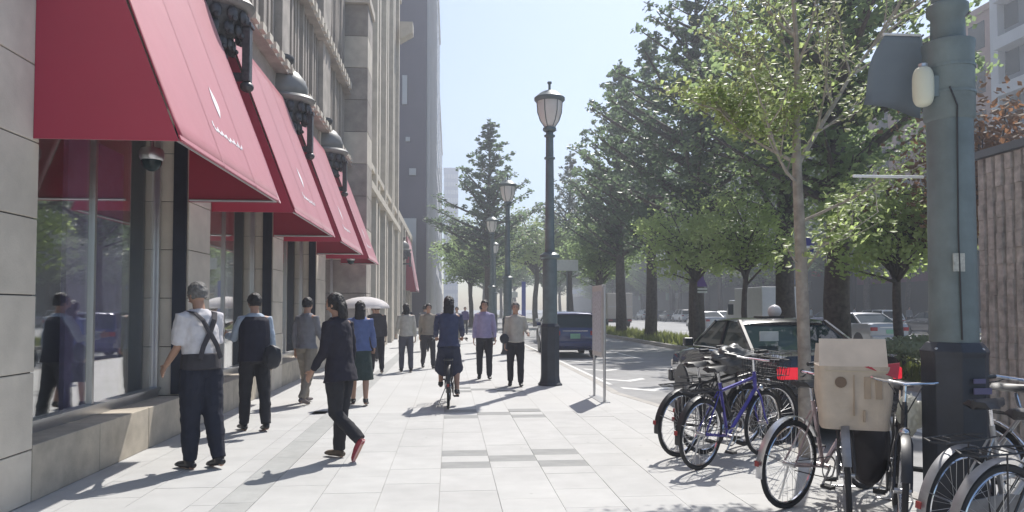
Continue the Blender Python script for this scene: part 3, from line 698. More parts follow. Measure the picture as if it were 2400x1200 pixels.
# young tree on the walk
def young_tree():
    random.seed(31); r = empty('young_street_tree', (3.62, 7.4, 0), 0, 'slim young tree with pale bare branches and sparse leaves behind the cardboard box', 'tree')
    t = MB(); lf = MB(); ly = MB()
    t.path([(0, 0, 0), (.0, 0, 1.0), (-.02, 0, 2.0), (-.05, 0, 2.9), (-.03, .05, 3.6)], [.072, .064, .060, .048, .036], 10)
    tips = []
    def br(p, d, L, r0, dep):
        n = 5; pts = [Vector(p)]; d = Vector(d).normalized()
        for i in range(n): d = (d+Vector((random.uniform(-.16, .16), random.uniform(-.16, .16), .08))).normalized(); pts.append(pts[-1]+d*L/n)
        t.path(pts, [r0*(1-.13*i) for i in range(n+1)], 6)
        for q in pts[2:]: tips.append(q)
        if dep:
            for q in pts[1:]:
                for _ in range(2 if dep > 1 else 1):
                    dd = d+Vector((random.uniform(-1, 1), random.uniform(-1, 1), random.uniform(-.5, .6))); br(q, dd, L*.5, r0*.5, dep-1)
    br((-.03, .05, 3.6), (.15, 0, 1), 1.8, .035, 2); br((-.04, 0, 3.0), (.75, .1, .9), 2.1, .03, 2); br((-.04, 0, 3.0), (-.75, .2, .35), 1.0, .022, 2); br((-.04, 0, 3.3), (-.45, .3, .8), 1.1, .022, 2)
    br((-.05, 0, 2.8), (-.6, -.4, .3), 1.1, .018, 1); br((-.02, 0, 2.4), (.6, -.3, .25), 1.1, .018, 1); br((0, 0, 1.9), (-.5, -.1, .45), .35, .012, 0); br((0, 0, 1.85), (.5, .1, .6), .7, .012, 1); br((-.02, 0, 2.1), (.7, .3, .1), 1.3, .014, 1)
    t.build('trunk', BARK_L, r, smooth=True)
    for i, c in enumerate(tips):
        if random.random() < (.95 if c.z < 4.0 else .35): leaf_quads(lf if c.z < 3.3 or random.random() < .45 else ly, c, .20, 8, .072, .8)
    lf.build('crown', LEAF_B, r); ly.build('upper_foliage', LEAF_Y, r)
young_tree()
# hedge on the median near right
m = MB(); random.seed(5)
for i in range(9000):
    x = 9.6+2.6*random.random(); y = 11.5+5.5*random.random(); z = .35+.55*random.random()**.5*(1-.3*abs(x-10.9)); leaf_quads(m, (x, y, z), .08, 1, .11)
tag(m.build('hedge', mat('hedge_leaf', (.24, .27, .17), .5, var=.3, scale=3, trans=(.5, .56, .32))), 'low sunlit pale green hedge on the median behind the cardboard box', 'hedge')

# ============================================================ LAMP POSTS
def lamp(x, y, lb, lantern_on=True):
    r = empty('street_lamp', (x, y, 0), 0, lb, 'street lamp', 'green street lamps along the pavement'); n = 8
    MB().lathe([(.25, 0), (.25, .03), (.215, .06), (.20, .12), (.19, .2), (.19, 1.12), (.20, 1.16), (.16, 1.22)], (0, 0, 0), 8, R(22.5), R(382.5)).build('base', BASEP, r, bevel=.006)
    MB().lathe([(.148, 1.22), (.143, 2.50)], (0, 0, 0), 16).build('lower_shaft', GREENP, r, smooth=True)
    MB().lathe([(.145, 2.50), (.20, 2.53), (.20, 2.58), (.15, 2.62), (.10, 2.64)], (0, 0, 0), 16).build('collar', GREENP, r, smooth=True)
    MB().lathe([(.097, 2.64), (.075, 5.05)], (0, 0, 0), 16).build('upper_shaft', GREENP, r, smooth=True)
    c = MB(); 
    for z in (4.5, 4.95): c.lathe([(.08, z), (.11, z+.01), (.11, z+.04), (.08, z+.05)], (0, 0, 0), 12)
    c.build('shaft_ring', GREENP, r)
    MB().lathe([(.10, 5.06), (.14, 5.09), (.13, 5.14), (.09, 5.16)], (0, 0, 0), 12).build('lamp_holder', GREENP, r)
    MB().lathe([(.10, 5.16), (.18, 5.28), (.235, 5.45), (.25, 5.62), (.25, 5.66)], (0, 0, 0), 20).build('glass_bowl', MILK, r, smooth=True)
    s = MB()
    for k in range(6):
        a = k*math.pi/3; s.path([(rr*math.cos(a), rr*math.sin(a), z) for rr, z in ((.105, 5.16), (.187, 5.28), (.243, 5.45), (.257, 5.66))], .009, 4)
    s.build('glazing_bar', GREENP, r)
    MB().lathe([(.27, 5.66), (.31, 5.70), (.31, 5.74), (.24, 5.80), (.16, 5.86), (.05, 5.90), (.0, 5.905)], (0, 0, 0), 20).build('cap', GREENP, r, smooth=True)
    MB().lathe([(.025, 5.90), (.025, 6.02), (.045, 6.04), (.045, 6.07), (.0, 6.08)], (0, 0, 0), 10).build('finial', GREENP, r)
    return r
l0 = lamp(1.98, 14.75, 'nearest whole street lamp, its green post standing in the middle of the pavement')
for (x, y, lb) in ((1.94, 25.2, 'second street lamp along the pavement, lantern before the dark pointed tree'), (1.97, 35.3, 'third street lamp along the pavement, lantern left of the second'), (2.9, 48.6, 'farthest street lamp with small lantern among the dark leaves')):
    o = copy_tree(l0); o.location = (x, y, 0); o['label'] = lb
# big near post
r = empty('lamp_post', (3.40, 4.8, 0), 0, 'thick green lamp post close to the camera at the right with a stout dark base', 'lamp post')
MB().lathe([(.26, 0), (.26, .04), (.225, .08), (.205, .16), (.205, 1.18), (.215, 1.22), (.17, 1.28)], (0, 0, 0), 8, R(22.5), R(382.5)).build('base', BASEP, r, bevel=.006)
MB().lathe([(.150, 1.28), (.142, 2.78)], (0, 0, 0), 24).build('lower_shaft', GREENP, r, smooth=True)
MB().lathe([(.143, 2.78), (.158, 2.80), (.158, 3.26), (.165, 3.29), (.165, 3.32), (.12, 3.34)], (0, 0, 0), 24).build('sleeve', GREENP, r, smooth=True)
MB().lathe([(.108, 3.34), (.104, 3.50), (.13, 3.53), (.13, 3.58), (.10, 3.6), (.09, 6)], (0, 0, 0), 20).build('upper_shaft', GREENP, r, smooth=True)
for z in (2.955, 3.135): MB().lathe([(.160, z), (.164, z), (.164, z+.018), (.160, z+.018)], (0, 0, 0), 24).build('steel_band', GREENP, r)
MB().path([(-.05, -.152, 1.30), (-.06, -.150, 2.0), (-.05, -.148, 2.78), (-.06, -.166, 2.85), (-.10, -.15, 2.98)], .006, 6).build('cable', BLACKP, r)
MB().box(-.10, -.02, -.152, -.146, 1.75, 1.87).build('torn_sticker', mat('old_paper', (.42, .42, .38), .9, var=.3, scale=30), r)
for a in range(4): MB().ball((.19*math.cos(a*math.pi/2+.4), .19*math.sin(a*math.pi/2+.4), 1.235), .014, 8, 5).build('bolt', ALU, r)
p = MB(); p.box(-.02, .10, -.216, -.2065, .95, .99); p.box(-.02, .06, -.216, -.2065, 1.02, 1.05); p.build('notice_sticker', mat('sticker', (.12, .11, .2), .5), r)
r = empty('pedestrian_lamp', (3.40, 4.8, 0), 0, 'white capsule shaped lamp fixed to the left of the thick green post', 'lamp')
cap = []
for k in range(13):
    a = -math.pi/2+math.pi*k/12; cap.append((.066*max(0, math.cos(a))**.6+.001, 3.0+.10*(1 if a > 0 else -1)*(abs(math.sin(a))**.5)+.035*math.sin(a)))
MB().lathe(cap, (-.225, -.06, 0), 20).build('capsule', mat('white_plastic', (.62, .62, .50), .35, var=.04), r, smooth=True)
MB().box(-.168, -.13, -.09, -.03, 2.93, 3.07).build('mount', GREENP, r); MB().rod((-.225, -.06, 3.135), (-.225, -.06, 3.155), .03).build('cap', ALU, r)
# banner behind the post: two arms and a grey cloth
r = empty('street_banner', (3.40, 5.02, 0), 0, 'weathered grey banner hanging askew from white arms behind the thick post', 'banner')
WM = mat('white_metal', (.75, .75, .75), .4)
MB().rod((-.05, 0, 3.46), (-.33, 0, 3.46), .010).build('upper_arm', WM, r); MB().rod((-.05, 0, 2.44), (-.57, 0, 2.44), .010).build('lower_arm', WM, r)
cl = []; nu, nv = 8, 10
for i in range(nv+1):
    v_ = i/nv; x0_ = -.32-.19*v_-.03*math.sin(v_*5); x1_ = -.04
    for j in range(nu+1):
        u = j/nu; cl.append((x0_+(x1_-x0_)*u, .04*math.sin(u*5+v_*3)*v_, 3.45-(.50+.08*u)*v_))
bm_ = MB().add(cl, [(i*(nu+1)+j, i*(nu+1)+j+1, (i+1)*(nu+1)+j+1, (i+1)*(nu+1)+j) for i in range(nv) for j in range(nu)]).build('cloth', mat('banner_cloth', (.24, .27, .30), .9, var=.1, trans=(.30, .34, .38)), r, smooth=True)
sl = bm_.modifiers.new('thick', 'SOLIDIFY'); sl.thickness = .004

# ============================================================ SIGNS
r = empty('notice_board', (2.49, 11.95, 0), 0, 'upright notice board on two steel posts, edge on beside the kerb', 'sign')
for y in (0, .86): MB().rod((0, y, 0), (0, y, 1.86), .022, n=10).build('post', ALU, r, smooth=True)
MB().box(-.035, .035, .025, .835, .72, 1.90).build('board', mat('board_face', (.52, .50, .48), .5, var=.05), r, bevel=.004)
MB().box(-.042, -.0355, .07, .79, .80, 1.80).build('notice_sheet', mat('notice_print', (.45, .46, .5), .5, var=.3, scale=25), r)
MB().box(-.08, .08, -.08, .94, 0, .012).build('base_plate', ALU, r)
def sign(name, x, y, w_, h_, z, col, lb, post=True, cat='sign', frame=True, shape='rect', thick=.05):
    r = empty(name, (x, y, 0), 0, lb, cat); mt_ = mat('sign_'+name, col, .45, var=.06)
    if post: MB().rod((0, .05, -.13), (0, .05, z+h_), .04).build('post', CONC, r)
    if shape == 'tri': MB().poly_prism([(-w_/2, 0, z), (w_/2, 0, z), (0, 0, z+h_)], (0, -thick, 0)).build('plate', mt_, r)
    elif shape == 'round':
        MB().poly_prism([(w_/2*math.cos(a*math.pi/12), 0, z+h_/2+h_/2*math.sin(a*math.pi/12)) for a in range(24)], (0, -thick, 0)).build('plate', mt_, r)
    else: MB().box(-w_/2, w_/2, -thick, 0, z, z+h_).build('plate', mt_, r, bevel=.01)
    return r
WS = (.72, .74, .74)
sign('street_name_sign', 7.1, 45, 1.35, .66, 3.85, (.55, .58, .56), 'white rectangular road sign right of the nearest lamp shaft', True)
r = sign('purple_triangle_sign', 10.95, 31.9, .55, .62, 2.5, (.12, .05, .28), 'purple triangular plate on the thick tree trunk', False, shape='tri')
MB().box(-.26, .26, -.06, 0, 2.22, 2.44).build('white_plate', mat('sign_white', WS, .5), r); MB().box(-.26, .26, -.065, -.061, 2.31, 2.35).build('dark_line', BLACKP, r)
r = sign('blue_round_sign', 5.4, 11.0, .27, .30, 2.30, (.05, .05, .22), 'blue round road sign half hidden by the young tree leaves', True, shape='round')
MB().box(-.09, .09, -.058, -.0505, 2.42, 2.47, rz=0).build('white_bar', mat('sign_white', WS, .5), r)
r = sign('square_sign', 10.9, 20.5, .40, .48, 2.72, WS, 'white framed square sign before the plum fascia', True)
for (a, b, c_, d) in ((-.13, .13, 2.80, 2.84), (-.13, .13, 2.93, 2.97), (-.13, -.08, 2.80, 3.12), (-.13, .13, 3.08, 3.12)): MB().box(a, b, -.058, -.0505, c_, d).build('symbol', mat('sign_symbol', (.2, .2, .22), .5), r)
sign('blue_banner_sign', 3.55, 36.0, .2, 1.75, 1.1, (.16, .18, .42), 'narrow blue upright banner left of the nearest lamp post base', True)
r = sign('white_marker_post', 11.5, 21.2, .10, .85, 1.6, WS, 'thin white marker post right of the taxi', True)
sign('hanging_white_sign', 3.7, 44, .55, .35, 2.2, (.6, .63, .6), 'small white sign by the blue upright banner', True)

# ============================================================ VEHICLES
def tail_mat():
    if 'tail_lit' in MATS: return MATS['tail_lit']
    m = mat('tail_lit', (.6, .01, .02), .3, var=.05); b = m.node_tree.nodes['Principled BSDF']; b.inputs['Emission Color'].default_value = (1, .03, .06, 1); b.inputs['Emission Strength'].default_value = .35; return m
def car(name, loc, rz, label, paint_m, L=4.5, W=1.7, H=1.47, van=False, taxi=False, cat='car'):
    r = empty(name, loc, rz, label, cat); hw = W/2; hz = H
    # stations along y: 0 = rear, L = front.  (y, half width, z bottom, z shoulder)
    if van: st = [(0, .80, .40, .90), (.06, .95, .32, 1.0), (.3, 1, .26, 1.02), (L*.72, 1, .24, 1.0), (L*.86, .99, .25, .95), (L-.2, .93, .30, .85), (L, .80, .40, .70)]
    else: st = [(0, .86, .42, .92), (.05, .95, .30, 1.04), (.25, 1, .25, 1.07), (L*.28, 1, .24, 1.06), (L*.68, 1, .24, 1.02), (L*.8, .99, .25, .97), (L-.25, .94, .28, .88), (L, .82, .38, .74)]
    rings = []
    for (y, k, zb, zs) in st:
        a = hw*k; rings.append([Vector(p) for p in ((-a*.86, y, zb), (-a*.985, y, zb+.12), (-a, y, zb+(zs-zb)*.6), (-a*.975, y, zs-.06), (-a*.93, y, zs-.012), (-a*.78, y, zs+.012), (0, y, zs+.03), (a*.78, y, zs+.012), (a*.93, y, zs-.012), (a*.975, y, zs-.06), (a, y, zb+(zs-zb)*.6), (a*.985, y, zb+.12), (a*.86, y, zb))])
    body = MB().loft(rings).build('body', paint_m, r, smooth=True)
    # greenhouse
    zb = .94 if van else 1.05; yr0, yr1 = (.08, .35) if van else (.78, 1.62); yf0, yf1 = (L*.80, L*.60) if van else (L*.70, L*.56)
    def ring(y, z, a): return [Vector((-a, y, z)), Vector((a, y, z))]
    g = MB(); A0, A1 = hw*.92, hw*.74
    q = [(-A0, yr0, zb), (A0, yr0, zb), (A0, yf0, zb), (-A0, yf0, zb), (-A1, yr1, hz-.05), (A1, yr1, hz-.05), (A1, yf1, hz-.05), (-A1, yf1, hz-.05)]
    g.add(q, [(0, 3, 2, 1), (4, 5, 6, 7), (0, 1, 5, 4), (1, 2, 6, 5), (2, 3, 7, 6), (3, 0, 4, 7)]); g.build('cabin_glass', CARGLASS, r)
    rr = []
    for (y, z, k) in ((yr1-.10, hz-.065, .96), (yr1, hz-.02, 1), ((yr1+yf1)/2, hz, 1.02), (yf1, hz-.02, 1), (yf1+.12, hz-.07, .96)):
        a = A1*k; rr.append([Vector((-a-.015, y, z-.03)), Vector((-a*.85, y, z)), Vector((0, y, z+.015)), Vector((a*.85, y, z)), Vector((a+.015, y, z-.03)), Vector((0, y, z-.035))])
    MB().loft(rr).build('roof', paint_m, r, smooth=True)
    for s in (-1, 1):
        for (ya, yb, w_) in ((yr0-.01, yr1-.01, .04), (yf0+.01, yf1+.01, .025), ((yr0+yf0)/2-.02, (yr1+yf1)/2-.02, .035)): MB().rod((s*(A0+.003), ya, zb-.02), (s*(A1+.003), yb, hz-.05), w_, n=6).build('pillar', paint_m, r)
    # window trim (chrome line at the belt)
    t = MB(); 
    for s in (-1, 1): t.path([(s*(hw*.955), .15, zb+.005), (s*hw*.965, L*.4, zb+.005), (s*hw*.955, L*.74, zb)], .012, 5)
    t.build('belt_trim', CHROME, r)
    # lights, plate, bumpers
    TL = tail_mat() if taxi else mat('tail_lamp', (.30, .012, .015), .25, var=.05)
    for s in (-1, 1):
        xa, xb = sorted((s*hw*.60, s*hw*.93)); MB().box(xa, xb, -.016, .10, .77, .92).build('tail_lamp', TL, r, bevel=.02)
        xa, xb = sorted((s*hw*.55, s*hw*.88)); MB().box(xa, xb, L-.10, L+.012, .58, .72).build('headlight', MILK, r, bevel=.02)
        xa, xb = sorted((s*hw*.985, s*(hw*.985+.16))); MB().box(xa, xb, L*.66, L*.66+.10, 1.04, 1.17).build('mirror', paint_m, r, bevel=.02)
        for yd in (.36, .52) : MB().box(*sorted((s*hw*1.0, s*(hw+.012))), L*yd, L*yd+.14, .86, .885).build('door_handle', CHROME, r)
    b = MB().box(-hw*.94, hw*.94, -.09, .06, .38, .58); b.build('rear_bumper', paint_m if not taxi else BLACKP, r, bevel=.04)
    MB().box(-hw*.94, hw*.94, L-.06, L+.07, .32, .54).build('front_bumper', paint_m, r, bevel=.04)
    MB().box(-hw*.5, hw*.5, -.014, .05, .90, .93).build('boot_trim', CHROME, r)
    MB().box(-.165, .165, -.022, 0.0, .66, .825).build('number_plate', mat('plate', (.70, .72, .66) if not taxi else (.18, .38, .25), .5), r)
    for s in (-1, 1):
        for y in (L*.19, L*.80):
            wl = MB(); x0_ = s*(hw-.10)
            pts = [(.315, -.10), (.325, -.07), (.325, .07), (.315, .10), (.22, .105), (.2, .06), (.0, .06)]
            Mx = Matrix.Translation((x0_, y, .315)) @ Matrix.Rotation(math.pi/2, 4, 'Y')
            ty = MB().torus((0, 0, 0), .245, (.10, .075), 'x', 28, 8); ty.xf(Matrix.Translation((x0_, y, .315))); t_o = ty.build('wheel', RUBBER, r, smooth=True)
            MB().lathe([(.0, -.03), (.2, -.06), (.215, -.09), (.215, .09), (.2, .07), (.05, .08), (0, .085)], (0, 0, 0), 20).xf(Matrix.Translation((x0_, y, .315)) @ Matrix.Rotation(s*math.pi/2, 4, 'Y')).build('rim', ALU, t_o, smooth=True)
            MB().lathe([(0, -.01), (.36, -.01), (.36, .01), (0, .01)], (0, 0, 0), 20).xf(Matrix.Translation((s*(hw-.004), y, .34)) @ Matrix.Rotation(math.pi/2, 4, 'Y')).build('wheel_arch', BLACKP, r)
    if taxi:
        MB().ball((.04, 1.95, H+.10), (.10, .10, .10), 20, 12).build('roof_lamp', mat('lamp_white', (.7, .68, .68), .3), r, smooth=True)
        MB().box(-.22, .12, 1.8, 2.1, H, H+.03).build('roof_lamp_base', BLACKP, r)
        MB().box(-.60, -.34, .98, 1.0, 1.20, 1.33).xf(Matrix.Identity(4)).build('window_sticker', mat('sticker_white', (.6, .64, .64), .5), r)
    return r
CP = mat('black_car_paint', (.012, .013, .02), .25, .2, var=.1, coat=1.0); SV = mat('silver_car_paint', (.33, .34, .36), .3, .3, var=.05, coat=.6); NV = mat('navy_car_paint', (.012, .02, .10), .25, .2, var=.1, coat=1.0); WH = mat('white_car_paint', (.62, .64, .66), .35, var=.05, coat=.6)
car('taxi', (4.79, 8.85, -.13), R(0), 'black taxi sedan with a white ball roof lamp parked behind the bicycles', CP, taxi=True, L=4.6, W=1.70, H=1.50)
car('parked_car', (4.15, 24.6, -.13), 0, 'dark navy hatchback parked at the kerb beside the nearest lamp post', NV, L=4.0, W=1.68, H=1.55, van=True)
car('grey_car', (5.2, 34, -.13), 0, 'pale grey car further along the kerb behind the nearest lamp post', WH, L=4.2, W=1.66, H=1.45)
for (x, y, lb) in ((17.5, 28.5, 'white car driving on the main road right of the young tree trunk'), (24.0, 62, 'light car far away on the main road between trunks'), (19.0, 52, 'pale car on the main road behind the median trunks')): car('passing_car', (x, y, -.13), 0, lb, SV, H=1.5)
def far_row():
    srcs = [car('far_parked_car', (30.0, 46, -.13), 0, 'dark car parked along the far side of the main road', m_, H=h_, van=v_) for m_, h_, v_ in ((CP, 1.5, False), (WH, 1.6, True), (NV, 1.5, True))]
    for o in srcs: o['group'] = 'cars parked across the main road'; o['label'] = 'car parked along the far side of the main road'
    for i in range(12):
        o = srcs[i] if i < 3 else copy_tree(srcs[(i*2) % 3]); o.location = (30.0, 42+i*6.3, -.13)
far_row()
def truck(loc, label, W=2.0, H=2.7, L=5.0, tone=(.55, .56, .57)):
    r = empty('box_truck', loc, 0, label, 'truck'); mt_ = mat('truck_box%s' % tone[0], tone, .5, var=.05)
    MB().box(-W/2, W/2, 0, L*.68, .8, H).build('cargo_box', mt_, r, bevel=.03)
    MB().box(-.012, .012, -.02, -.001, .85, H-.08).build('door_gap', BLACKP, r); MB().box(-W/2+.08, W/2-.08, -.025, -.001, 1.85, 1.9).build('door_bar', ALU, r)
    st = [(L*.70, 1, .5, 2.1), (L*.86, 1, .5, 2.12), (L*.95, .97, .5, 1.5), (L, .93, .5, 1.2)]
    MB().loft([[Vector((-W/2*k*.94, y, a)), Vector((-W/2*k*.94, y, b)), Vector((W/2*k*.94, y, b)), Vector((W/2*k*.94, y, a))] for y, k, a, b in st]).build('cab', WH, r, bevel=.04)
    MB().box(-W/2*.96, W/2*.96, L*.74, L*.88, 1.35, 1.9).build('cab_window', CARGLASS, r)
    MB().box(-W/2+.1, W/2-.1, 0, L*.9, .45, .79).build('chassis', BLACKP, r)
    for s in (-1, 1):
        MB().box(*sorted((s*W*.3, s*W*.46)), -.03, 0, .58, .72).build('tail_lamp', mat('tail_lamp', (.55, .01, .015), .25), r)
        for y in (L*.2, L*.85): MB().torus((s*(W/2-.15), y, .38), .27, (.11, .10), 'x', 20, 8).build('wheel', RUBBER, r, smooth=True)
truck((15.6, 34, -.13), 'grey white box truck on the main road behind the taxi roof'); truck((11.2+4, 66, -.13), 'cream box truck far away, right of the notice board', W=2.3, H=3.1, tone=(.5, .45, .4))

# ============================================================ BICYCLES
def wheel(parent, y, z, Rw=.33, nspk=28, name='wheel'):
    t = MB().torus((0, y, z), Rw-.014, .019, 'x', 44, 8).build(name, RUBBER, parent, smooth=True)
    MB().torus((0, y, z), Rw-.040, (.013, .009), 'x', 44, 6).build('rim', CHROME, t, smooth=True)
    MB().rod((-.05, y, z), (.05, y, z), .018, n=10).build('hub', ALU, t, smooth=True)
    s = MB()
    for k in range(nspk):
        a = 2*math.pi*k/nspk; b = a+(.35 if k % 2 else -.35); sx = .028 if (k//2) % 2 else -.028
        s.rod((sx, y+.02*math.cos(b), z+.02*math.sin(b)), (0, y+(Rw-.042)*math.cos(a), z+(Rw-.042)*math.sin(a)), .0016, n=3)
    s.build('spokes', ALU, t); return t
def bicycle(name, loc, rz, label, fm, basket=True, rack=True, fender=CHROME, steer=0, step=False, wire=CHROME, hb='city', lean=0, light=True, stand='side', coat=None):
    r = empty(name, loc, rz, label, 'bicycle', 'bicycles parked along the kerb'); r.rotation_euler = (0, lean, rz)
    Rw = .335; yr, yf = 0, 1.08; zb = .27; bb = (0, .44, zb)
    wheel(r, yr, Rw)
    st = Vector((0, .26, .80)); sh = Vector((0, .86, .86)); sl = Vector((0, .895, .70))
    f = MB(); f.rod(bb, st, .016); f.rod(sh, sl, .020)
    if step:
        f.path([sl, (0, .74, .52), (0, .58, .36), bb], .019, 8); f.path([sh+Vector((0, .01, -.05)), (0, .72, .62), (0, .54, .47), (0, .38, .45)], .015, 8)
    else: f.rod(sl, bb, .019); f.rod(sh+Vector((0, .01, -.04)), st+Vector((0, .02, -.08)), .017)
    for s in (-1, 1): f.rod((s*.05, yr, Rw), (s*.012, st.y, st.z-.08), .008, n=6); f.rod((s*.05, yr, Rw), (s*.02, bb[1], bb[2]), .010, n=6)
    f.build('frame', fm, r, smooth=True)
    c = MB(); c.rod((.055, bb[1], bb[2]), (-.055, bb[1], bb[2]), .022)
    c.rod((.06, *bb[1:]), (.07, bb[1]-.11, bb[2]-.12), .009); c.rod((-.06, *bb[1:]), (-.07, bb[1]+.11, bb[2]+.12), .009)
    cr = c.build('crank', ALU, r)
    MB().torus((.05, *bb[1:]), .085, (.004, .008), 'x', 24, 4).build('chainring', ALU, cr)
    for s, dy, dz in ((1, -.11, -.12), (-1, .11, .12)): MB().box(*sorted((s*.075, s*.16)), bb[1]+dy-.035, bb[1]+dy+.035, bb[2]+dz-.012, bb[2]+dz+.012).build('pedal', BLACKP, cr)
    ch = MB().path([(.05, bb[1], bb[2]+.085), (.05, yr, Rw+.035)], .004, 4).path([(.05, bb[1], bb[2]-.085), (.05, yr, Rw-.035)], .004, 4); ch.build('chain', RUBBER, r)
    MB().poly_prism([(.062, -.07, Rw-.05), (.062, -.07, Rw+.05), (.062, .36, zb+.12), (.062, .56, zb+.08), (.062, .56, zb-.06), (.062, .36, zb-.09)], (.012, 0, 0)).build('chain_guard', fender, r, bevel=.003) if step else None
    sp = MB().rod(st, (0, .23, .90), .013); sp.build('seat_post', CHROME, r)
    s_ = [[Vector((x*w_, y, z_)) for x, z_ in ((-1, .925), (-.6, .955), (0, .965), (.6, .955), (1, .925), (0, .905))] for y, w_ in ((.06, .02), (.09, .085), (.17, .095), (.25, .05), (.34, .022), (.36, .012))]
    MB().loft(s_).build('saddle', BLACKP, r, smooth=True)
    # fenders
    def fend(y, a0, a1, par, nm):
        MB().torus((0, y, Rw), Rw+.028, (.028, .004), 'x', 26, 6, R(a0), R(a1)).build(nm, fender, par, smooth=True)
    fend(yr, 30, 190, r, 'rear_fender')
    q = MB(); 
    for s in (-1, 1): q.rod((s*.05, yr, Rw), (s*.02, yr+(Rw+.03)*math.cos(R(160)), Rw+(Rw+.03)*math.sin(R(160))), .003, n=4)
    q.build('fender_stay', CHROME, r)
    MB().box(-.016, .016, yr-Rw-.060, yr-Rw-.05, Rw+.03, Rw+.07).build('reflector', mat('reflector', (.28, .02, .02), .3), r)
    # steering assembly
    e = bpy.data.objects.new('fork', None); COL.objects.link(e); e.parent = r; e.location = (0, .875, .78)
    ax = Vector((0, .035, -.16)).normalized()
    e.rotation_euler = (0, 0, steer)
    def F(p): return (p[0], p[1]-.875, p[2]-.78)
    fk = MB(); fk.rod(F((0, .855, .88)), F((0, .90, .69)), .014)
    for s in (-1, 1): fk.path([F((s*.02, .90, .69)), F((s*.045, .935, .62)), F((s*.05, 1.02, .42)), F((s*.05, yf, Rw))], [.012, .012, .010, .008], 6)
    fk.build('fork_blades', fm, e, smooth=True)
    wheel(e, F((0, yf, 0))[1], Rw-.78)
    MB().torus((0, F((0, yf, 0))[1], Rw-.78), Rw+.028, (.028, .004), 'x', 22, 6, R(20), R(150)).build('front_fender', fender, e, smooth=True)
    h = MB(); h.rod(F((0, .855, .88)), F((0, .835, 1.0)), .012)
    if hb == 'city': h.path([F(p) for p in ((-.28, .62, 1.03), (-.27, .74, 1.035), (-.16, .85, 1.02), (0, .86, 1.0), (.16, .85, 1.02), (.27, .74, 1.035), (.28, .62, 1.03))], .011, 8)
    else: h.path([F(p) for p in ((-.30, .80, 1.02), (-.12, .85, 1.0), (0, .86, 1.0), (.12, .85, 1.0), (.30, .80, 1.02))], .011, 8)
    h.build('handlebar', CHROME, e, smooth=True)
    g = MB()
    for s in (-1, 1):
        if hb == 'city': g.rod(F((s*.28, .60, 1.03)), F((s*.272, .72, 1.035)), .017)
        else: g.rod(F((s*.31, .798, 1.02)), F((s*.19, .83, 1.01)), .017)
    g.build('grip', BLACKP, e)
    bl = MB()
    for s in (-1, 1): bl.path([F((s*.25, .80, 1.02)), F((s*.27, .76, 1.0)), F((s*.29, .66, .99))], .006, 5)
    bl.path([F((.1, .88, 1.0)), F((.06, .98, .95)), F((.0, .93, .80))], .004, 4); bl.path([F((-.1, .88, 1.0)), F((-.06, .97, .93)), F((.02, .92, .74))], .004, 4)
    bl.build('brake_lever', BLACKP, e)
    if basket:
        b = MB(); x0, x1, y0, y1, z0, z1 = -.15, .15, .93, 1.17, .76, 1.0
        for k in range(7):
            t = k/6
            for (pa, pb) in (((x0+(x1-x0)*t, y0, z0), (x0*1.2+(x1-x0)*1.2*t, y0-.02, z1)), ((x0+(x1-x0)*t, y1, z0), (x0*1.2+(x1-x0)*1.2*t, y1+.04, z1)),
                             ((x0, y0+(y1-y0)*t, z0), (x0*1.2, y0-.02+(y1-y0+.06)*t, z1)), ((x1, y0+(y1-y0)*t, z0), (x1*1.2, y0-.02+(y1-y0+.06)*t, z1)), ((x0+(x1-x0)*t, y0, z0), (x0+(x1-x0)*t, y1, z0)), ((x0, y0+(y1-y0)*t, z0), (x1, y0+(y1-y0)*t, z0))): b.rod(F(pa), F(pb), .0025, n=4)
        for q_ in (0, .33, .66, 1):
            a = 1+.2*q_; zz = z0+(z1-z0)*q_; pts = [(x0*a, y0-.02*q_, zz), (x1*a, y0-.02*q_, zz), (x1*a, y1+.04*q_, zz), (x0*a, y1+.04*q_, zz)]
            b.path([F(p) for p in pts]+[F(pts[0])], .004 if q_ in (0, 1) else .0025, 5)
        b.build('basket', wire, e)
    if light: MB().ball(F((0, 1.0, .70)), (.035, .045, .035), 12, 8).build('front_light', CHROME, e, smooth=True)
    if rack:
        k = MB()
        for s in (-1, 1):
            k.rod((s*.05, yr, Rw), (s*.06, -.06, .74), .005, n=5); k.path([(s*.04, .24, .74), (s*.065, .1, .745), (s*.065, -.28, .745), (0, -.32, .745)], .006, 5)
        for j in range(4): k.rod((-.065, .08-.1*j, .745), (.065, .08-.1*j, .745), .004, n=4)
        k.build('rear_rack', wire, r)
    ks = MB()
    if stand == 'side': ks.rod((-.05, .06, Rw-.03), (-.17, .14, .005), .008)
    else:
        for s in (-1, 1): ks.rod((s*.05, 0, Rw), (s*.13, -.10, .006), .007)
        ks.rod((-.13, -.10, .008), (.13, -.10, .008), .007)
    ks.build('kickstand', ALU, r)
    return r
BLUEF = mat('blue_bike_paint', (.06, .05, .32), .3, .3, coat=.6); BLKF = mat('black_bike_paint', (.02, .02, .022), .35, .2, coat=.5)
PINKF = mat('pale_pink_bike_paint', (.45, .36, .37), .3, .4, coat=.5); SILF = mat('silver_bike_paint', (.45, .45, .46), .3, .6, coat=.4)
GREYM = mat('dull_mudguard', (.30, .30, .31), .5, .6, var=.25, scale=8)
GRNF = mat('dark_grey_bike_paint', (.07, .07, .075), .35, .3)
H1 = R(-56)     # heading: rz = -angle right of +Y
bicycle('bicycle', (2.33, 7.50, 0), R(-58), 'black bicycle at the back of the row, its rear wheel farthest left', BLKF, lean=R(4), fender=BLACKP, wire=BLACKP)
bicycle('bicycle', (2.33, 6.88, 0), R(-54), 'blue framed bicycle second from the left of the parked row', BLUEF, lean=R(4), fender=BLACKP, hb='flat', basket=True, rack=True, wire=BLACKP)
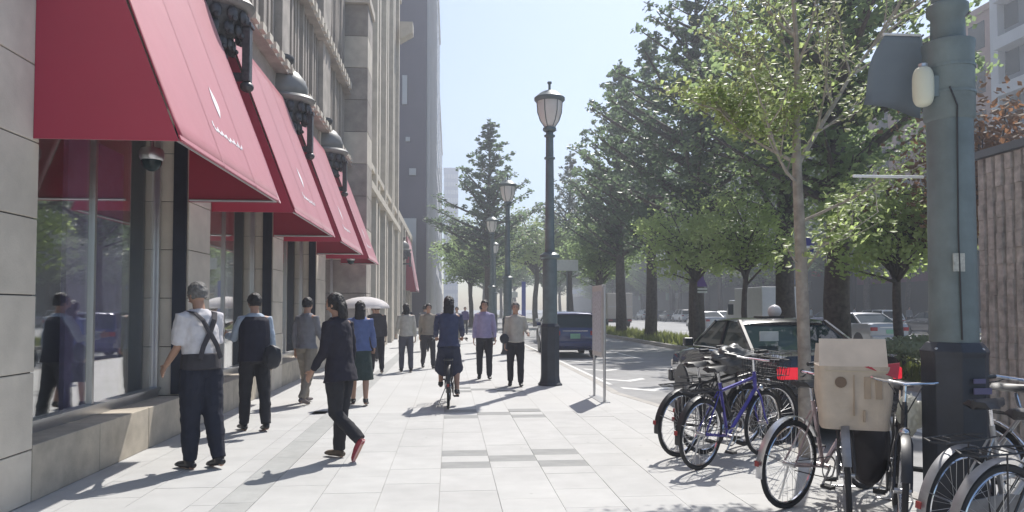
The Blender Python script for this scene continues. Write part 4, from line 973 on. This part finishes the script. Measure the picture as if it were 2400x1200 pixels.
bicycle('bicycle', (2.64, 7.62, 0), R(-66), 'dark grey bicycle with black basket squeezed behind the blue framed one', GRNF, lean=R(-5), wire=BLACKP, fender=BLACKP)
bicycle('bicycle', (2.54, 5.50, 0), R(-60), 'pale pink framed bicycle left of the cardboard box with a large near wheel', PINKF, lean=R(4), fender=ALU, hb='city', rack=False, basket=False)
bicycle('bicycle', (3.30, 6.02, 0), R(152), 'dark step through bicycle carrying the cardboard box, front wheel towards the camera', GRNF, step=True, lean=R(2), fender=GREYM, wire=BLACKP, stand='rear', basket=False)
bicycle('bicycle', (3.42, 5.55, 0), R(150), 'black bicycle tucked between the box and the thick lamp post', BLKF, step=True, lean=R(-3), wire=BLACKP, fender=BLACKP, stand='rear', basket=False)
bicycle('bicycle', (3.02, 4.28, 0), R(-68), 'silver bicycle with shiny mudguard in front of the thick post base', SILF, step=True, lean=R(5), fender=GREYM, wire=BLACKP)
bicycle('bicycle', (2.96, 3.88, 0), R(-74), 'black city bicycle lowest at the bottom right corner', BLKF, step=True, lean=R(5), fender=GREYM, wire=BLACKP)
bicycle('bicycle', (3.95, 5.3, 0), R(-160), 'silver handled bicycle at the right edge beyond the thick post', SILF, lean=R(-3), wire=BLACKP)
bicycle('bicycle', (2.80, 8.35, 0), R(-60), 'dark bicycle at the very back of the row with its basket against the taxi', BLKF, lean=R(4), fender=BLACKP, wire=BLACKP, step=True)
# black cover bundled over the baskets of the back bicycles
random.seed(12)
def blob(name, c, r3, m_, label, cat, amp=.25, fr=3.0, sub=4, parent=None):
    bm = bmesh.new(); bmesh.ops.create_icosphere(bm, subdivisions=sub, radius=1)
    for v in bm.verts:
        n_ = noise.noise(v.co*fr+Vector(c))+.5*noise.noise(v.co*fr*2.3+Vector(c)); v.co *= 1+amp*n_
        v.co = Vector((v.co.x*r3[0], v.co.y*r3[1], v.co.z*r3[2]))
    me = bpy.data.meshes.new(name); bm.to_mesh(me); bm.free(); me.shade_smooth(); me.materials.append(m_)
    o = bpy.data.objects.new(name, me); COL.objects.link(o); o.location = c
    if parent is not None: o.parent = parent
    return tag(o, label, cat)
blob('rain_cover', (3.00, 7.80, .97), (.22, .18, .13), mat('grey_nylon', (.13, .13, .13), .4, var=.3, scale=6, bump=.4, bscale=12), 'crumpled grey nylon cover over the basket of the bicycles at the back', 'cover', .4, 2.5)
blob('saddle_bag', (3.12, 5.40, .46), (.16, .15, .27), mat('dark_nylon', (.045, .038, .042), .6, var=.2), 'dark fabric bag hanging below the cardboard box', 'bag', .15, 2)
blob('plastic_bag', (3.24, 5.05, .76), (.08, .07, .13), mat('white_plastic_bag', (.7, .7, .66), .4, trans=(.7, .7, .65)), 'white crumpled plastic bag right of the cardboard box', 'bag', .3, 3.5)
# cardboard box in the basket
bx = empty('cardboard_box', (2.87, 5.14, .665), R(-22), 'tan cardboard box with open flap sitting on the dark bicycle basket', 'box')
rings = []
for j in range(13):
    z = .44*j/12; k = .90+.10*min(1, z/.25); a, b_ = .245*k, .19*k; rr = []
    for q in range(40):
        t = 2*math.pi*q/40; c_, s_ = math.cos(t), math.sin(t); e = .28
        x = a*math.copysign(abs(c_)**e, c_); y = b_*math.copysign(abs(s_)**e, s_); n_ = noise.noise(Vector((x*7, y*7, z*6)))*.013
        rr.append(Vector((x*(1+n_*3), y*(1+n_*3), z)))
    rings.append(rr)
o = MB().loft(rings).build('carton', CARD, bx)
MB().poly_prism([(-.24, -.195, .44), (.20, -.195, .44), (.19, -.17, .63), (-.235, -.17, .63)], (0, .006, 0)).build('flap', mat('cardboard_light', (.60, .51, .43), .85), bx)
MB().poly_prism([(-.24, .19, .44), (.24, .19, .44), (.22, .26, .58), (-.22, .26, .58)], (0, .006, 0)).build('flap', CARD, bx)
DK = mat('carton_print', (.16, .11, .075), .8); LK = mat('faint_print', (.38, .29, .21), .8)
MB().lathe([(0, 0), (.038, 0), (.038, .003), (0, .003)], (0, 0, 0), 24).xf(Matrix.Translation((-.10, -.196, .33)) @ Matrix.Rotation(math.pi/2, 4, 'X')).build('round_print', DK, bx)
for (a, b, c_, d) in ((-.02, -.012, .10, .38), (.05, .09, .22, .37), (.12, .16, .22, .37), (.04, .055, .06, .14)): MB().box(a, b, -.199, -.18, c_, d).build('print_mark', LK, bx)
MB().box(-.2, .2, -.199, -.18, .405, .412).build('tape_edge', mat('tape', (.5, .42, .3), .3), bx)
MB().poly_prism([(.05, -.20, .44), (.28, -.16, .47), (.26, -.18, .36)], (0, .01, 0)).build('red_wrapping', mat('red_wrap', (.45, .03, .05), .4), bx)

# ============================================================ PEOPLE
def rot(v, ax, a): return Matrix.Rotation(a, 3, ax) @ Vector(v)
def smooth_mesh(o, vox, it=2, fold=0, fs=.12):
    rm = o.modifiers.new('remesh', 'REMESH'); rm.mode = 'VOXEL'; rm.voxel_size = vox; rm.use_smooth_shade = True
    sm = o.modifiers.new('smooth', 'SMOOTH'); sm.iterations = it; sm.factor = .5
    if fold:
        tx = bpy.data.textures.get('fold%s' % fs) or bpy.data.textures.new('fold%s' % fs, 'CLOUDS'); tx.noise_scale = fs; tx.noise_depth = 2
        dp = o.modifiers.new('fold', 'DISPLACE'); dp.texture = tx; dp.strength = fold; dp.mid_level = .5; dp.texture_coords = 'LOCAL'
def person(loc, face, label, top, bot, h=1.65, hair=HAIR, hairlen=0, legs=((12, 8), (-14, 12)), arms=((10, 8, 12), (-12, 8, 12)), lean=0, topm=None, sleeve='long', hem=.90, bottom='trousers', bhem=.09,
           shoe=None, near=False, fat=1.0, sole=None, head=0, group='pedestrians on the pavement', name='person', zoff=None, hips=None, extra=None, footp=(0, 0), shoe2=None, headdown=0):
    vox = .009 if near else .015
    S = h/1.70; lr = R(lean); s_ = {}
    def TL(p):                                            # torso lean about the pelvis
        p = Vector(p)-Vector((0, 0, .93)); p = rot(p, 'X', -lr); return p+Vector((0, 0, .93))
    J = {}
    for i, sd_ in enumerate((-1, 1)):                     # 0 = left, 1 = right
        sw, kb = R(legs[i][0]), R(legs[i][1]); ab = R(legs[i][2]) if len(legs[i]) > 2 else R(2)
        hp = Vector((sd_*.088, 0, .90)); kn = hp+Vector((sd_*math.sin(ab)*.43, math.sin(sw)*.43, -math.cos(sw)*.43*math.cos(ab)))
        sa = sw-kb; an = kn+Vector((sd_*math.sin(ab)*.1, math.sin(sa)*.41, -math.cos(sa)*.41))
        fp = sa*.6-R(footp[i]); fd = Vector((sd_*.06, math.cos(fp), math.sin(fp))).normalized()
        J['hp%d' % i], J['kn%d' % i], J['an%d' % i] = hp, kn, an; J['to%d' % i] = an+fd*.15+Vector((0, 0, -.045)); J['he%d' % i] = an-fd*.05+Vector((0, 0, -.05))
        sw, ab, eb = R(arms[i][0]), R(arms[i][1]), R(arms[i][2]); sh = Vector((sd_*.168*fat**.5, -.005, 1.40))
        el = sh+Vector((sd_*math.sin(ab)*.28, math.sin(sw)*.28, -math.cos(sw)*math.cos(ab)*.28))
        fa = sw+eb; inn = R(arms[i][3]) if len(arms[i]) > 3 else 0
        wr = el+Vector((sd_*(math.sin(ab)*.1-math.sin(inn)*.25), math.sin(fa)*.25*math.cos(inn), -math.cos(fa)*.25*math.cos(inn)))
        hd = (wr-el).normalized()
        J['sh%d' % i], J['el%d' % i], J['wr%d' % i] = TL(sh), TL(el), TL(wr); J['hd%d' % i] = (TL(wr)-TL(el)).normalized()
    zmin = min(min(J['to%d' % i].z, J['he%d' % i].z) for i in (0, 1))-.022
    dz = -zmin if zoff is None else zoff
    for k in J:
        if not k.startswith('hd'): J[k] = J[k]+Vector((0, 0, dz))
    def T(p): q = TL(p); return q+Vector((0, 0, dz))
    X = (1, 0, 0)
    b = MB()
    b.path([T((0, 0, .86)), T((0, 0, .95)), T((0, 0, 1.08)), T((0, 0, 1.25)), T((0, 0, 1.37)), T((0, 0, 1.44)), T((0, 0, 1.47))], [(.13, .10), (.155, .105), (.13*fat, .095*fat), (.155, .105), (.165, .09), (.10, .07), (.055, .055)], 14, side=X)
    b.path([T((0, -.01, 1.42)), T((0, .0, 1.50)), T((0, .012, 1.56))], [.06, .054, .052], 12, side=X)
    for i in (0, 1):
        b.path([J['hp%d' % i], J['hp%d' % i].lerp(J['kn%d' % i], .4), J['kn%d' % i], J['kn%d' % i].lerp(J['an%d' % i], .35), J['an%d' % i]], [.085, .078, .052, .054, .036], 10)
        sh_ = J['sh%d' % i]; b.path([sh_.lerp(T((0, 0, 1.38)), .35), sh_, sh_.lerp(J['el%d' % i], .5), J['el%d' % i], J['el%d' % i].lerp(J['wr%d' % i], .3), J['wr%d' % i]], [.06, .055, .044, .036, .037, .025], 10)
        b.path([J['he%d' % i], J['an%d' % i]+Vector((0, 0, -.03)), J['to%d' % i]], [.03, .035, .025], 8)
        # hand: palm, four fingers, thumb
        hd, wr = J['hd%d' % i], J['wr%d' % i]; sd_ = -1 if i == 0 else 1
        fwd = Vector((0, 1, 0)) - hd*hd.y; fwd = fwd.normalized() if fwd.length > .2 else Vector((0, 0, 1)); nrm = hd.cross(fwd)*sd_
        b.path([wr, wr+hd*.04, wr+hd*.09], [(.022, .016), (.036, .015), (.038, .013)], 8, side=fwd)
        for j, (o_, ln) in enumerate(((-.028, .06), (-.010, .072), (.009, .078), (.027, .068))):
            p0 = wr+hd*.085+fwd*o_; cl_ = nrm*(.012+.01*j)*-1; b.path([p0, p0+hd*ln*.55+cl_*.5, p0+hd*ln*.9+cl_*1.8], [.0095, .009, .0075], 6)
        p0 = wr+hd*.03+fwd*.03; b.path([p0, p0+fwd*.025+hd*.03-nrm*.006, p0+fwd*.03+hd*.058-nrm*.016], [.012, .0105, .009], 6)
    # head
    hc = T((0, .022, 1.615)); hm = MB(); hm.ball((0, 0, 0), (.074, .092, .108), 18, 12)
    v2 = []
    for (x, y, z) in hm.v:
        if z < -.02: k = 1-.30*((-.02-z)/.09); x *= k; y = y*k+.012*((-.02-z)/.09)
        v2.append((x, y, z))
    hm.v = v2
    hm.path([(0, .085, .012), (0, .100, -.018), (0, .088, -.030)], [(.008, .008), (.013, .012), (.012, .006)], 6, side=X)
    for s in (-1, 1): hm.ball((s*.076, -.005, -.008), (.010, .018, .030), 8, 6)
    hm.path([(-.02, .082, -.055), (0, .090, -.056), (.02, .082, -.055)], .007, 6)
    Mh = Matrix.Translation(hc) @ Matrix.Rotation(-lr*.6-R(headdown), 4, 'X') @ Matrix.Rotation(R(head), 4, 'Z')
    hm.xf(Mh); b.add(hm.v, hm.f)
    b.xf(Matrix.Scale(S, 4)); o = b.build(name, SKIN); smooth_mesh(o, vox, 2)
    tag(o, label, 'person', group); o.location = loc; o.rotation_euler.z = face
    sc = Matrix.Scale(S, 4)
    # top
    sh = .022; c = MB(); rings = []; 
    prof = [(1.475, .075, .075), (1.445, .115, .09), (1.41, .160, .112), (1.30, .170*fat**.5, .125*fat**.5), (1.18, .160*fat, .122*fat), (1.06, .156*fat, .122*fat), (.97, .170*fat**.5, .132*fat**.5)]
    if hem < .97: prof.append((hem, .188*fat**.5+(.97-hem)*.12, .142*fat**.5+(.97-hem)*.10))
    pts = [T((0, 0, z)) for z, _, _ in prof]; c.path(pts, [(a, d) for _, a, d in prof], 18, side=X)
    for i in (0, 1):
        sh_, el, wr = J['sh%d' % i], J['el%d' % i], J['wr%d' % i]; a0_ = sh_.lerp(T((0, 0, 1.38)), .4)
        if sleeve == 'long': c.path([a0_, sh_, sh_.lerp(el, .5), el, el.lerp(wr, .5), wr.lerp(el, .04)], [.060, .064, .056, .050, .045, .036], 10)
        elif sleeve == 'short': c.path([a0_, sh_, sh_.lerp(el, .5), el.lerp(sh_, .08)], [.072, .078, .070, .068], 10)
        else: c.path([a0_, sh_.lerp(a0_, .1)], [.07, .07], 10)
    c.xf(sc); t = c.build('top', top, o); smooth_mesh(t, vox*1.1, 2, .030 if near else .02)
    # bottom
    c = MB()
    if bottom in ('trousers', 'slim', 'shorts', 'wide'):
        k = {'trousers': 1.0, 'slim': .85, 'shorts': 1.1, 'wide': 1.18}[bottom]
        c.path([T((0, 0, 1.04)), T((0, 0, .95))-Vector((0, 0, 0)), Vector((0, 0, .84+dz))], [(.150*fat**.5, .115*fat**.5), (.172*fat**.3, .125*fat**.3), (.160, .11)], 16, side=X)
        for i in (0, 1):
            hp, kn, an = J['hp%d' % i], J['kn%d' % i], J['an%d' % i]
            if bottom == 'shorts': c.path([hp, hp.lerp(kn, .5), kn.lerp(hp, .08)], [.105, .10, .095], 12)
            else: c.path([hp+Vector((0, 0, .02)), hp.lerp(kn, .4), kn, kn.lerp(an, .4), an.lerp(kn, .02)+Vector((0, 0, -.0))], [.102*k, .098*k, .075*k, .072*k, .062], 12)
    else:
        z1 = bhem; kn = (J['kn0']+J['kn1'])/2; fy = kn.y
        c.path([T((0, 0, 1.02)), T((0, 0, .92)), Vector((0, fy*.6, (.92+z1)/2+dz*0)), Vector((0, fy, z1))], [(.14, .11), (.18, .135), (.21, .18), (.24, .22)], 18, side=X)
    c.xf(sc); t = c.build('trousers' if bottom != 'skirt' else 'skirt', bot, o); smooth_mesh(t, vox*1.1, 2, .030 if near else .02)
    if extra: extra(o, T, J, sc, vox)
    # shoes
    sm_ = shoe or BLACKP
    for i in (0, 1):
        an, to, he = J['an%d' % i], J['to%d' % i], J['he%d' % i]; c = MB(); d = (to-he).normalized(); upv = Vector((0, 0, 1))-d*d.z; upv.normalize(); sd3 = d.cross(upv)
        c.path([an+Vector((0, 0, .02)), an+Vector((0, 0, -.03))], [.045, .045], 10)
        c.path([he-d*.018+upv*.015, he+upv*.02+d*.03, he.lerp(to, .5)+upv*.02, to+upv*.008, to+d*.035+upv*.0], [(.028, .022), (.040, .04), (.042, .036), (.047, .026), (.030, .016)], 12, side=tuple(sd3))
        c.xf(sc); s2 = c.build('shoe', sm_ if (shoe2 is None or i == 0) else shoe2, o); smooth_mesh(s2, .010, 1)
        if sole and (shoe2 is None or i == 0):
            q = MB().path([he-d*.02-upv*.008, he.lerp(to, .5)-upv*.008, to+d*.035-upv*.006], [(.034, .010), (.044, .010), (.036, .010)], 10, side=tuple(sd3)).xf(sc); q.build('sole', sole, s2)
    # hair
    c = MB(); c.ball((0, -.012, .020), (.087, .101, .107), 20, 14)
    c.v = [(x, y if not (y > .045 and z < .045) else .045+(y-.045)*.1, z) for x, y, z in c.v]
    c.v = [(x, y-(.02 if z < -.03 else 0), z) for x, y, z in c.v]
    if not hairlen: c.v = [(x*(.96 if z < -.02 else 1), y, max(z, -.045)) for x, y, z in c.v]
    if hairlen: c.path([(0, -.055, .05), (0, -.085, -.03), (0, -.095, -.10-hairlen*.5), (0, -.085, -.08-hairlen)], [(.07, .05), (.085, .045), (.085, .035), (.06, .02)], 14, side=X)
    nf = [f for f in c.f]; c.xf(Mh); c.xf(sc); t = c.build('hair', hair, o); smooth_mesh(t, .008, 1, .022, .035)
    # face details
    ey = MB(); 
    for s in (-1, 1): ey.ball((s*.030, .083, .006), (.011, .006, .006), 8, 6)
    ey.xf(Mh); ey.xf(sc); ey.build('eyes', EYE, o)
    lp = MB().path([(-.020, .086, -.053), (0, .094, -.053), (.020, .086, -.053)], .0045, 6); lp.xf(Mh); lp.xf(sc); lp.build('mouth', LIP, o)
    br = MB(); 
    for s in (-1, 1): br.path([(s*.017, .087, .026), (s*.032, .084, .029), (s*.045, .076, .025)], .0035, 5)
    br.xf(Mh); br.xf(sc); br.build('eyebrows', hair, o)
    return o, J, S
BLKC = cloth('black', (.022, .022, .028)); NAVY = cloth('navy', (.025, .03, .06)); WHC = cloth('white', (.62, .60, .62)); BEIGE = cloth('beige', (.42, .40, .36)); KHAKI = cloth('khaki', (.26, .23, .19))
BLUEC = cloth('blue', (.10, .14, .30)); LAV = cloth('lavender', (.30, .27, .42)); PBLU = cloth('pale_blue', (.36, .42, .50)); CHAR = cloth('charcoal', (.045, .042, .05)); GRNC = cloth('dark_green', (.03, .05, .048)); PURC = cloth('purple', (.06, .045, .16)); GREYC = cloth('grey', (.20, .20, .21))
REDS = mat('red_shoe', (.30, .03, .05), .5); REDSOLE = mat('pink_sole', (.55, .30, .30), .6)
# 1 man in white shirt and dark bib overall
def overall(o, T, J, sc, vox):
    c = MB(); c.path([T((0, 0, .90)), T((0, -.0, .98)), T((0, -.005, 1.06))], [(.198, .160), (.190, .158), (.178, .150)], 18, side=(1, 0, 0))
    c.xf(sc); t = c.build('overall_bib', CHAR, o); smooth_mesh(t, vox, 3, .012)
    c = MB()
    for s in (-1, 1): c.path([T((-s*.11, -.150, 1.00)), T((-s*.07, -.156, 1.12)), T((0, -.158, 1.24)), T((s*.06, -.145, 1.36)), T((s*.105, -.09, 1.435)), T((s*.115, 0, 1.455)), T((s*.10, .09, 1.42)), T((s*.09, .145, 1.30)), T((s*.08, .16, 1.12))], [(.026, .008)]*9, 8, side=(1, 0, 0))
    c.xf(sc); c.build('shoulder_strap', CHAR, o)
person((-2.36, 7.35, 0), R(52), 'man in white T-shirt and dark bib overall walking beside the shop window', WHC, cloth('black_blue', (.014, .017, .032)), h=1.72, hair=HAIR_G, legs=((3, 3, 0), (-8, 8, 0)), arms=((14, 3, 35), (6, 2, 30)), sleeve='short', near=True, bottom='wide', fat=1.12, lean=5, extra=overall, hem=.98, head=10, headdown=6)
# 2 man in dark waistcoat
def vest(o, T, J, sc, vox):
    c = MB(); c.path([T((0, 0, 1.43)), T((0, 0, 1.38)), T((0, 0, 1.25)), T((0, 0, 1.05)), T((.0, 0, .86))], [(.15, .11), (.195, .14), (.20, .15), (.195, .155), (.215, .17)], 18, side=(1, 0, 0))
    c.xf(sc); t = c.build('waistcoat', cloth('dark_navy', (.02, .02, .035)), o); smooth_mesh(t, vox, 3, .014)
person((-2.42, 9.55, 0), R(30), 'man in dark waistcoat with pale blue sleeves in front of the second window', PBLU, BLKC, h=1.66, legs=((6, 4), (-8, 6)), arms=((30, 12, 70), (-6, 9, 20)), near=True, extra=vest, lean=3, head=15)
o = blob('shoulder_bag', (-2.17, 9.38, .92), (.11, .06, .15), mat('black_bag', (.02, .022, .03), .5), 'black shoulder bag at the side of the man in the dark waistcoat', 'bag', .12, 2)
# 3 person in khaki
person((-2.28, 12.2, 0), R(-25), 'person in khaki trousers and grey top coming along by the shop windows', cloth('stone_grey', (.20, .20, .22)), KHAKI, h=1.66, legs=((14, 10), (-12, 14)), arms=((-10, 8, 20), (12, 8, 25)), shoe=mat('grey_shoe', (.12, .1, .1), .6), near=True)
# 4 woman in black crossing her legs mid stride
person((-1.10, 7.68, 0), R(62), 'person in black top and trousers striding with a red shoe lifted behind', cloth('black_purple', (.02, .018, .03)), BLKC, h=1.63, hairlen=.08, legs=((2, 52, -3), (5, 3, -3)), arms=((10, 5, 30), (-4, 5, 20)), near=True, hem=.80, bottom='trousers', shoe=REDS, sole=REDSOLE, shoe2=mat('brown_shoe', (.10, .075, .055), .6), lean=5, fat=1.05, footp=(34, 0), head=10)
# 5 woman in blue
person((-1.42, 12.0, 0), R(5), 'dark haired woman in a blue top walking away with a green bag', BLUEC, GRNC, h=1.60, hairlen=.18, legs=((12, 8), (-12, 12)), arms=((-8, 10, 10), (12, 10, 30)), bottom='skirt', bhem=.42, near=True, shoe=BLACKP)
blob('green_bag', (-1.57, 11.9, .84), (.10, .15, .15), GRNC, 'dark green tote bag carried by the woman in the blue top', 'bag', .1, 2)
# 6 parasol carrier
o, J, S = person((-1.72, 17.9, 0), R(8), 'person in dark clothes walking away under the white parasol', CHAR, BLKC, h=1.62, legs=((14, 8), (-14, 14)), arms=((30, 8, 75), (8, 8, 10)))
r = empty('parasol', (-2.02, 17.9, 0), 0, 'open white parasol held over the dark clothed walker', 'parasol')
cm = MB(); rings = []; K = 8
for j in range(7):
    t = j/6; rr = .60*math.sin(t*math.pi/2*.96)+.002; zz = 1.80-.30*(1-math.cos(t*math.pi/2*.95)); rings.append([Vector((rr*(1-.05*t*(1-abs(math.cos(4*a)))) * math.cos(a), rr*(1-.05*t*(1-abs(math.cos(4*a))))*math.sin(a), zz)) for a in [2*math.pi*k/48 for k in range(48)]])
cm.loft(rings, cap=False); oc = cm.build('canopy', mat('white_parasol_cloth', (.85, .83, .83), .8, var=.02, trans=(.95, .92, .92)), r, smooth=True); md = oc.modifiers.new('thick', 'SOLIDIFY'); md.thickness = .003
MB().rod((0, 0, 1.86), (.14, .08, 1.08), .007).build('shaft', ALU, r)
c = MB()
for k in range(8):
    a = 2*math.pi*k/8; c.path([(0, 0, 1.785), (.3*math.cos(a), .3*math.sin(a), 1.745), (.59*math.cos(a), .59*math.sin(a), 1.505)], .003, 4)
c.build('ribs', ALU, r)
# 7, 8
person((-1.05, 18.1, 0), R(10), 'woman in beige top and grey trousers walking away right of the parasol', BEIGE, cloth('slate', (.08, .08, .10)), h=1.60, hairlen=.08, legs=((8, 6), (-8, 8)), arms=((6, 10, 40), (-6, 10, 10)))
person((-.55, 19.2, 0), R(-170), 'person in pale brown top coming towards the camera left of the cyclist', KHAKI, CHAR, h=1.62, legs=((16, 10), (-14, 16)), arms=((14, 8, 10), (-14, 8, 10)))
# 9 cyclist seen from behind
cy = bicycle('ridden_bicycle', (-.02, 11.42, 0), R(-1), 'black bicycle ridden away from the camera in the middle of the pavement', BLKF, stand='side', lean=0, fender=BLACKP, wire=BLACKP, step=True)
cy['group'] = 'ridden bicycle'
person((-.02, 11.42+.17, 0), R(-1), 'cyclist with long dark hair and navy skirt riding away from the camera', cloth('dusk_blue', (.045, .055, .11)), NAVY, h=1.62, hairlen=.26, legs=((62, 72, 5), (38, 62, 5)), arms=((48, 8, 22), (48, 8, 22)), bottom='skirt', bhem=.60, zoff=.065, near=True, lean=8, group='cyclist', footp=(-5, -5))
# 10, 11 facing us
person((.74, 16.1, 0), R(178), 'person in lavender top and dark trousers walking towards the camera', LAV, BLKC, h=1.66, legs=((10, 6), (-8, 10)), arms=((8, 10, 14), (-8, 10, 14)))
person((1.28, 14.6, 0), R(176), 'person in pale beige top carrying a bag, just left of the lamp post', BEIGE, BLKC, h=1.60, legs=((6, 4), (-8, 8)), arms=((4, 14, 75), (-4, 8, 10)), hair=HAIR_G)
blob('hand_bag', (1.05, 14.48, .93), (.09, .05, .10), mat('black_bag', (.02, .022, .03), .5), 'small dark hand bag on the arm of the person in pale beige', 'bag', .1, 2)
# far pedestrians
for i, (x, y, f, tp, bt, lb) in enumerate(((2.0, 22.5, 178, PURC, BLKC, 'person in dark purple just behind the nearest lamp post'), (-.9, 27, 5, GREYC, BLKC, 'far walker in grey seen between the white parasol and the cyclist'), (-1.7, 30, 178, CHAR, BLKC, 'far walker in charcoal by the store corner'),
        (.3, 33, 175, BEIGE, KHAKI, 'far walker in beige right of the cyclist'), (1.1, 26, 5, NAVY, BLKC, 'far walker in navy between the two people facing the camera'), (-.3, 42, 3, WHC, NAVY, 'farthest walker in white at the end of the pavement'),
        (-2.2, 22, 178, GREYC, CHAR, 'walker in grey close to the projecting stone pier'), (.9, 45, 178, PURC, BLKC, 'farthest walker in purple near the small lamp lanterns'))):
    person((x, y, 0), R(f), lb, tp, bt, h=1.58+.04*(i % 3), legs=((12, 8), (-12, 12)), arms=((8, 8, 15), (-8, 8, 15)), group='far pedestrians')
for i, (x, y) in enumerate(((35.2, 58), (35.6, 61), (36.0, 56.0), (35.0, 70), (36.2, 74), (35.3, 92), (35.4, 84), (36, 64), (35.1, 66.5), (36.4, 79))):
    person((x, y, .03), R(90*i), 'small pedestrian before the dark shops across the main road', (BLKC, WHC, GREYC, PBLU)[i % 4], BLKC, h=1.65, group='pedestrians across the main road')

# ============================================================ AIR
hz = MB().box(-60, 120, -12, 330, -1.2, 75).build('haze', JOINT); hz.data.materials.clear()
hm_ = bpy.data.materials.new('haze'); hm_.use_nodes = True; hn = hm_.node_tree; hn.nodes.remove(hn.nodes['Principled BSDF'])
pv_ = hn.nodes.new('ShaderNodeVolumePrincipled'); pv_.inputs['Color'].default_value = (.82, .88, 1, 1); pv_.inputs['Density'].default_value = .0030; pv_.inputs['Anisotropy'].default_value = .35
hn.links.new(pv_.outputs[0], hn.nodes['Material Output'].inputs['Volume']); hz.data.materials.append(hm_); hz['kind'] = 'stuff'
HAZE = True
if not HAZE: bpy.data.objects.remove(hz)
